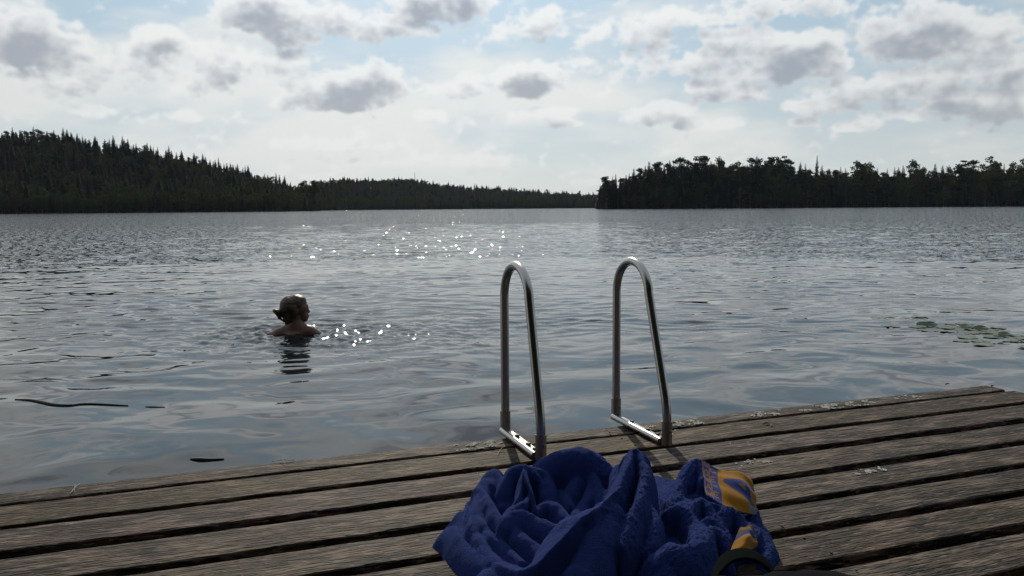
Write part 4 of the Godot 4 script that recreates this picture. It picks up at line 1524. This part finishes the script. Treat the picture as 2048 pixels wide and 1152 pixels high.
# ---------------------------------------------------------------- bag
func make_bag() -> void:
	var o := base("black_bag", Vector3(0.60, DECK, -1.72))
	tag(o, "black cloth bag with looped webbing handle lying against the blue towel", "bag")
	var cloth := paint(Color(0.010, 0.010, 0.012), 1.0)
	cloth.metallic_specular = 0.1
	# a slack body: rings that bulge and sag
	var v := PackedVector3Array()
	var idx := PackedInt32Array()
	var n := FastNoiseLite.new()
	n.frequency = 6.0
	var rings := 22
	var sides := 28
	for i in rings + 1:
		var t := float(i) / rings
		var x := (t - 0.5) * 0.52
		var r := pow(maxf(0.0, 1.0 - pow(absf(t - 0.5) * 2.0, 4.0)), 0.5)
		for s in sides:
			var a := TAU * s / sides
			var y := 0.075 + 0.074 * r * sin(a)
			var z := 0.155 * r * cos(a)
			var k := 1.0 + 0.16 * n.get_noise_3d(x, y, z)
			v.append(Vector3(x, maxf(0.002, y * k), z * k))
	for i in rings:
		for s in sides:
			var a := i * sides + s
			var b := i * sides + (s + 1) % sides
			idx.append_array([a, b, a + sides, b, b + sides, a + sides])
	piece("body", arrays_mesh(v, idx, smooth_normals(v, idx)), cloth, o)
	# the handle: a flat band bent into a loop that leans on the towel
	var web := paint(Color(0.010, 0.011, 0.012), 1.0)
	web.metallic_specular = 0.12
	var path := spline([Vector3(0.470, 0.100, -1.849), Vector3(0.482, 0.125, -1.861), Vector3(0.509, 0.145, -1.879), Vector3(0.548, 0.150, -1.893), Vector3(0.585, 0.140, -1.895), Vector3(0.613, 0.115, -1.894), Vector3(0.629, 0.085, -1.892), Vector3(0.631, 0.060, -1.866)], 40)
	var bv := PackedVector3Array()
	var bi := PackedInt32Array()
	for i in path.size():
		var d := (path[mini(i + 1, path.size() - 1)] - path[maxi(i - 1, 0)]).normalized()
		var across := Vector3(0.12, 0.30, -0.94)
		across = (across - d * across.dot(d)).normalized()
		var out := d.cross(across).normalized()
		for q in [[-1.0, -0.6], [-0.9, -1.0], [0.9, -1.0], [1.0, -0.6], [1.0, 0.6], [0.9, 1.0], [-0.9, 1.0], [-1.0, 0.6]]:
			bv.append(path[i] - Vector3(0.60, 0.0, -1.72) + across * q[0] * 0.017 + out * q[1] * 0.0045)
	for i in path.size() - 1:
		for s in 8:
			var a := i * 8 + s
			var b := i * 8 + (s + 1) % 8
			bi.append_array([a, b, a + 8, b, b + 8, a + 8])
	piece("handle", arrays_mesh(bv, bi, smooth_normals(bv, bi)), web, o)


# ---------------------------------------------------------------- swimmer
# distance to a set of tapered capsules [a, b, ra, rb, squash] blended together, meshed as surface nets
func field(p: Vector3, prims: Array, k: float) -> float:
	var d := 1e9
	for c in prims:
		var a: Vector3 = c[0]
		var ab: Vector3 = c[1] - a
		var t := clampf((p - a).dot(ab) / maxf(ab.length_squared(), 1e-9), 0.0, 1.0)
		var q := p - a - ab * t
		var e: float = q.length() - lerpf(c[2], c[3], t)
		if e > d + k: continue
		var h := clampf(0.5 + 0.5 * (d - e) / k, 0.0, 1.0)
		d = lerpf(d, e, h) - k * h * (1.0 - h)
	return d

func nets(lo: Vector3, hi: Vector3, cell: float, prims: Array, k: float, v: PackedVector3Array, idx: PackedInt32Array) -> void:
	var nx := int((hi.x - lo.x) / cell) + 2
	var ny := int((hi.y - lo.y) / cell) + 2
	var nz := int((hi.z - lo.z) / cell) + 2
	var f := PackedFloat32Array()
	f.resize(nx * ny * nz)
	f.fill(1.0)
	var b := 4
	for bz in range(0, nz, b):
		for by in range(0, ny, b):
			for bx in range(0, nx, b):
				var c := field(lo + Vector3(bx + 1.5, by + 1.5, bz + 1.5) * cell, prims, k)
				if absf(c) > cell * 4.5 + k:
					if c < 0.0:
						for z in range(bz, mini(bz + b, nz)):
							for y in range(by, mini(by + b, ny)):
								for x in range(bx, mini(bx + b, nx)): f[(z * ny + y) * nx + x] = -1.0
					continue
				for z in range(bz, mini(bz + b, nz)):
					for y in range(by, mini(by + b, ny)):
						for x in range(bx, mini(bx + b, nx)):
							f[(z * ny + y) * nx + x] = field(lo + Vector3(x, y, z) * cell, prims, k)
	var at := PackedInt32Array()
	at.resize(f.size())
	at.fill(-1)
	var step := [0, 1, nx, nx + 1, nx * ny, nx * ny + 1, nx * ny + nx, nx * ny + nx + 1]
	var corner := [Vector3(0, 0, 0), Vector3(1, 0, 0), Vector3(0, 1, 0), Vector3(1, 1, 0), Vector3(0, 0, 1), Vector3(1, 0, 1), Vector3(0, 1, 1), Vector3(1, 1, 1)]
	var edges := [[0, 1], [2, 3], [4, 5], [6, 7], [0, 2], [1, 3], [4, 6], [5, 7], [0, 4], [1, 5], [2, 6], [3, 7]]
	for z in nz - 1:
		for y in ny - 1:
			for x in nx - 1:
				var g := (z * ny + y) * nx + x
				var neg := 0
				for s in step:
					if f[g + s] < 0.0: neg += 1
				if neg == 0 or neg == 8: continue
				var sum := Vector3.ZERO
				var count := 0
				for e in edges:
					var fa := f[g + step[e[0]]]
					var fb := f[g + step[e[1]]]
					if (fa < 0.0) == (fb < 0.0): continue
					sum += corner[e[0]].lerp(corner[e[1]], fa / (fa - fb))
					count += 1
				at[g] = v.size()
				v.append(lo + (Vector3(x, y, z) + sum / count) * cell)
	for z in range(1, nz - 1):
		for y in range(1, ny - 1):
			for x in range(1, nx - 1):
				var g := (z * ny + y) * nx + x
				var inside := f[g] < 0.0
				for ax in 3:
					var s: int = [1, nx, nx * ny][ax]
					if inside == (f[g + s] < 0.0): continue
					var p: int = [nx, nx * ny, 1][ax]
					var q: int = [nx * ny, 1, nx][ax]
					var a := at[g - p - q]
					var b2 := at[g - q]
					var c := at[g]
					var d := at[g - p]
					if a < 0 or b2 < 0 or c < 0 or d < 0: continue
					if inside: idx.append_array([a, c, b2, a, d, c])
					else: idx.append_array([a, b2, c, a, c, d])

func make_swimmer() -> void:
	var o := base("person", Vector3(SWIM.x, 0.0, SWIM.y))
	tag(o, "swimmer with fair tied up hair, back turned, shoulders just above the water", "person")
	# body: x to the right of the picture, -z away. Facing away, head turned to the right.
	var V := func(x: float, y: float, z: float) -> Vector3: return Vector3(x, y, z)
	var body := [
		[V.call(0.02, -0.34, -0.10), V.call(0.02, -0.06, -0.02), 0.135, 0.125],
		[V.call(-0.11, -0.02, -0.02), V.call(0.13, 0.0, -0.02), 0.070, 0.070],
		[V.call(-0.12, 0.010, -0.02), V.call(0.01, 0.075, -0.02), 0.050, 0.058],
		[V.call(0.15, 0.020, -0.02), V.call(0.03, 0.080, -0.02), 0.052, 0.058],
		[V.call(-0.145, -0.01, -0.02), V.call(-0.27, -0.050, -0.06), 0.058, 0.046],
		[V.call(-0.27, -0.050, -0.06), V.call(-0.40, -0.075, -0.30), 0.046, 0.032],
		[V.call(0.175, 0.012, -0.02), V.call(0.27, -0.075, -0.14), 0.060, 0.046],
		[V.call(0.27, -0.075, -0.14), V.call(0.36, -0.09, -0.34), 0.042, 0.030],
		[V.call(0.02, 0.06, -0.02), V.call(0.028, 0.16, -0.03), 0.072, 0.064],
		[V.call(0.36, -0.09, -0.34), V.call(0.37, -0.092, -0.43), 0.030, 0.018],
		[V.call(-0.40, -0.075, -0.30), V.call(-0.41, -0.08, -0.39), 0.030, 0.018],
	]
	var v := PackedVector3Array()
	var idx := PackedInt32Array()
	nets(Vector3(-0.50, -0.50, -0.48), Vector3(0.46, 0.24, 0.16), 0.012, body, 0.035, v, idx)
	# fingers, spread under the surface
	for side in [-1.0, 1.0]:
		var palm := Vector3(0.372, -0.093, -0.42) if side > 0.0 else Vector3(-0.412, -0.081, -0.38)
		var fingers := []
		for k in 4:
			var root := palm + Vector3((k - 1.5) * 0.017, 0, -0.01)
			var mid := root + Vector3((k - 1.5) * 0.004, 0.003, -0.04 - 0.005 * (2 - absi(k - 2)))
			fingers.append([root, mid, 0.009, 0.0085])
			fingers.append([mid, mid + Vector3(0, -0.012, -0.03), 0.0085, 0.007])
		fingers.append([palm + Vector3(-side * 0.02, 0, 0.02), palm + Vector3(-side * 0.052, 0.0, -0.012), 0.011, 0.008])
		fingers.append([palm + Vector3(-0.012, 0, 0.02), palm + Vector3(0.012, 0, -0.01), 0.018, 0.018])
		nets(palm + Vector3(-0.09, -0.05, -0.12), palm + Vector3(0.09, 0.05, 0.06), 0.004, fingers, 0.006, v, idx)
	# head in its own frame: +x is where the face looks
	var turn := (Basis(Vector3.UP, 0.30) * Basis(Vector3.BACK, 0.10)).scaled(Vector3.ONE * 1.1)
	var mid := Vector3(0.026, 0.228, -0.035)
	var place := Transform3D(turn, mid)
	var head := [
		[V.call(-0.018, 0.028, 0), V.call(0.018, 0.032, 0), 0.092, 0.088],
		[V.call(0.045, 0.02, -0.018), V.call(0.045, 0.02, 0.018), 0.060, 0.060],
		[V.call(0.055, -0.045, -0.012), V.call(0.055, -0.045, 0.012), 0.045, 0.045],
		[V.call(0.072, -0.088, -0.006), V.call(0.072, -0.088, 0.006), 0.025, 0.025],
		[V.call(0.0, -0.065, -0.035), V.call(0.065, -0.085, -0.012), 0.028, 0.022],
		[V.call(0.0, -0.065, 0.035), V.call(0.065, -0.085, 0.012), 0.028, 0.022],
		[V.call(0.100, 0.014, 0), V.call(0.113, -0.026, 0), 0.0085, 0.0125],
		[V.call(0.098, 0.030, -0.03), V.call(0.098, 0.030, 0.03), 0.013, 0.013],
		[V.call(0.098, -0.058, -0.012), V.call(0.098, -0.058, 0.012), 0.008, 0.008],
		[V.call(0.096, -0.070, -0.010), V.call(0.096, -0.070, 0.010), 0.0085, 0.0085],
		[V.call(0.0, 0.010, 0.083), V.call(-0.006, -0.022, 0.080), 0.016, 0.010],
		[V.call(0.0, 0.010, -0.083), V.call(-0.006, -0.022, -0.080), 0.016, 0.010],
		[V.call(-0.012, -0.06, 0), V.call(-0.022, -0.16, 0), 0.062, 0.066],
	]
	var hv := PackedVector3Array()
	var hi := PackedInt32Array()
	nets(Vector3(-0.14, -0.19, -0.13), Vector3(0.16, 0.15, 0.13), 0.0055, head, 0.018, hv, hi)
	var k0 := v.size()
	for p in hv: v.append(place * p)
	for k in hi: idx.append(k0 + k)
	var skin := paint(Color(0.17, 0.088, 0.062), 0.5)
	skin.subsurf_scatter_enabled = true
	skin.subsurf_scatter_strength = 0.1
	piece("body", arrays_mesh(v, idx, smooth_normals(v, idx)), skin, o)
	# hair: a cap drawn back into a small tied tuft
	var hair := [
		[V.call(-0.030, 0.040, 0), V.call(0.012, 0.052, 0), 0.104, 0.094],
		[V.call(-0.040, -0.005, 0), V.call(-0.055, -0.050, 0), 0.092, 0.062],
		[V.call(-0.05, -0.05, 0), V.call(-0.062, -0.095, 0.0), 0.062, 0.045],
		[V.call(0.060, 0.085, -0.03), V.call(0.060, 0.085, 0.03), 0.038, 0.038],
		[V.call(-0.02, 0.02, 0.062), V.call(-0.05, -0.06, 0.050), 0.040, 0.030],
		[V.call(-0.02, 0.02, -0.062), V.call(-0.05, -0.06, -0.050), 0.040, 0.030],
		[V.call(-0.11, -0.020, 0), V.call(-0.150, 0.004, 0.01), 0.026, 0.021],
		[V.call(-0.150, 0.004, 0.01), V.call(-0.178, 0.022, 0.016), 0.023, 0.018],
		[V.call(-0.155, 0.0, 0.01), V.call(-0.148, -0.040, 0.02), 0.018, 0.010],
		[V.call(-0.148, -0.040, 0.02), V.call(-0.115, -0.080, 0.03), 0.011, 0.006],
		[V.call(-0.085, -0.07, 0.03), V.call(-0.072, -0.125, 0.035), 0.014, 0.004],
		[V.call(-0.06, -0.08, 0.045), V.call(-0.045, -0.130, 0.050), 0.014, 0.004],
	]
	var gv := PackedVector3Array()
	var gi := PackedInt32Array()
	nets(Vector3(-0.22, -0.15, -0.15), Vector3(0.14, 0.19, 0.15), 0.0055, hair, 0.016, gv, gi)
	var strands := FastNoiseLite.new()
	strands.frequency = 26.0
	var gn := smooth_normals(gv, gi)
	var cols := PackedColorArray()
	for k in gv.size():
		var p := gv[k]
		var a := strands.get_noise_3d(p.x * 0.5 - p.y * 0.2, p.y * 1.6 + p.x * 0.5, p.z * 2.0)
		gv[k] = place * (p + gn[k] * 0.0045 * a)
		var c := Color(0.032, 0.022, 0.014).lerp(Color(0.12, 0.087, 0.052), clampf(0.5 + 1.3 * a, 0.0, 1.0))
		cols.append(c)
	var hm := StandardMaterial3D.new()
	hm.vertex_color_use_as_albedo = true
	hm.roughness = 0.48
	piece("hair", arrays_mesh(gv, gi, smooth_normals(gv, gi), PackedVector2Array(), cols), hm, o)
	var dark := paint(Color(0.02, 0.015, 0.012), 0.3)
	for s in [-1.0, 1.0]:
		var e := SphereMesh.new()
		e.radius = 0.0125
		e.height = 0.025
		e.radial_segments = 16
		e.rings = 8
		var eye := piece("eye", e, dark, o)
		eye.position = place * Vector3(0.093, 0.010, s * 0.030)


# ---------------------------------------------------------------- what floats
func make_floating() -> void:
	rng.seed = 44
	var greens := []
	for k in 3: greens.append(paint([Color(0.085, 0.105, 0.04), Color(0.07, 0.095, 0.035), Color(0.11, 0.11, 0.045)][k], 0.35))
	# a lily pad: a round leaf with a notch and a slightly raised, wavering rim
	var v := PackedVector3Array([Vector3.ZERO])
	var idx := PackedInt32Array()
	var turns := 30
	for ring in [0.55, 1.0]:
		for k in turns + 1:
			var t := 0.22 + (TAU - 0.44) * k / turns
			var r: float = ring * (1.0 + 0.04 * sin(t * 3.0))
			v.append(Vector3(cos(t) * r, (0.02 + 0.025 * sin(t * 4.0 + 1.0)) * ring * ring - 0.01, sin(t) * r))
	for k in turns:
		idx.append_array([0, 1 + k, 2 + k])
		var a := 1 + k
		var b := turns + 2 + k
		idx.append_array([a, b, a + 1, a + 1, b, b + 1])
	var pad := arrays_mesh(v, idx, smooth_normals(v, idx))
	for q in [[4.34, -8.09, 0.26, 0.14, 20], [4.54, -7.66, 0.28, 0.18, 20], [4.64, -7.45, 0.25, 0.18, 12], [4.32, -6.89, 0.12, 0.05, 5], [4.13, -8.77, 0.10, 0.06, 4], [4.91, -7.58, 0.40, 0.25, 10]]:
		var n: int = q[4]
		for k in n:
			var p := Vector3(q[0] + rng.randfn(0, q[2]), 0.0, q[1] + rng.randfn(0, q[3]))
			var o := piece("lily_pad", pad, greens[rng.randi_range(0, 2)])
			o.position = p + Vector3(0, water_height(p.x, p.z, 0.04) + 0.006, 0)
			o.scale = Vector3.ONE * rng.randf_range(0.05, 0.095)
			o.rotation = Vector3(rng.randfn(0, 0.035), rng.randf() * TAU, rng.randfn(0, 0.035))
			tag(o, "flat green lily pad floating in the loose patch off the dock's corner", "lily pad", "lily pads floating off the dock's corner")
	for q in [[4.17, -8.24, 0.1], [4.24, -8.24, -0.1], [4.49, -8.05, 0.5], [4.58, -7.54, 0.2], [4.59, -7.95, 0.0]]:
		var o := piece("lily_pad", pad, greens[1])
		o.position = Vector3(q[0], 0.016, q[1])
		o.scale = Vector3(0.075, 0.05, 0.035)
		o.rotation = Vector3(0.6, q[2], 0.0)
		tag(o, "curled lily pad standing on edge with dark underside in the floating patch", "lily pad", "lily pads floating off the dock's corner")
	# dark reed stems adrift
	var reed := paint(Color(0.012, 0.011, 0.009), 0.6)
	for q in [[[Vector3(-3.234, 0.0, -5.231), Vector3(-3.119, 0.0, -5.199), Vector3(-2.997, 0.0, -5.128), Vector3(-2.886, 0.0, -5.071), Vector3(-2.790, 0.0, -5.068), Vector3(-2.738, 0.0, -5.120), Vector3(-2.593, 0.0, -5.115), Vector3(-2.438, 0.0, -5.097)], 0.0100, "long dark bent reed stem drifting in the calm water, longest of the drifting reeds"], [[Vector3(-1.586, 0.0, -3.927), Vector3(-1.499, 0.0, -3.917), Vector3(-1.420, 0.0, -3.923)], 0.0100, "short dark reed piece drifting close beside the outer dock plank"], [[Vector3(-2.317, 0.0, -5.067), Vector3(-2.184, 0.0, -5.050)], 0.0040, "thin short dark reed drifting just off the end of the long bent one"]]:
		var pts := spline(q[0], 24)
		var radii := PackedFloat32Array()
		for i in pts.size():
			var t := float(i) / (pts.size() - 1)
			pts[i].y = water_height(pts[i].x, pts[i].z, 0.04) + 0.002
			radii.append(q[1] * (0.25 + 0.75 * pow(sin(PI * clampf(t, 0.02, 0.98)), 0.6)) * (1.0 + 0.2 * sin(t * 7.0)))
		var o := piece("floating_reed", tube(pts, radii, 7), reed)
		tag(o, q[2], "reed")
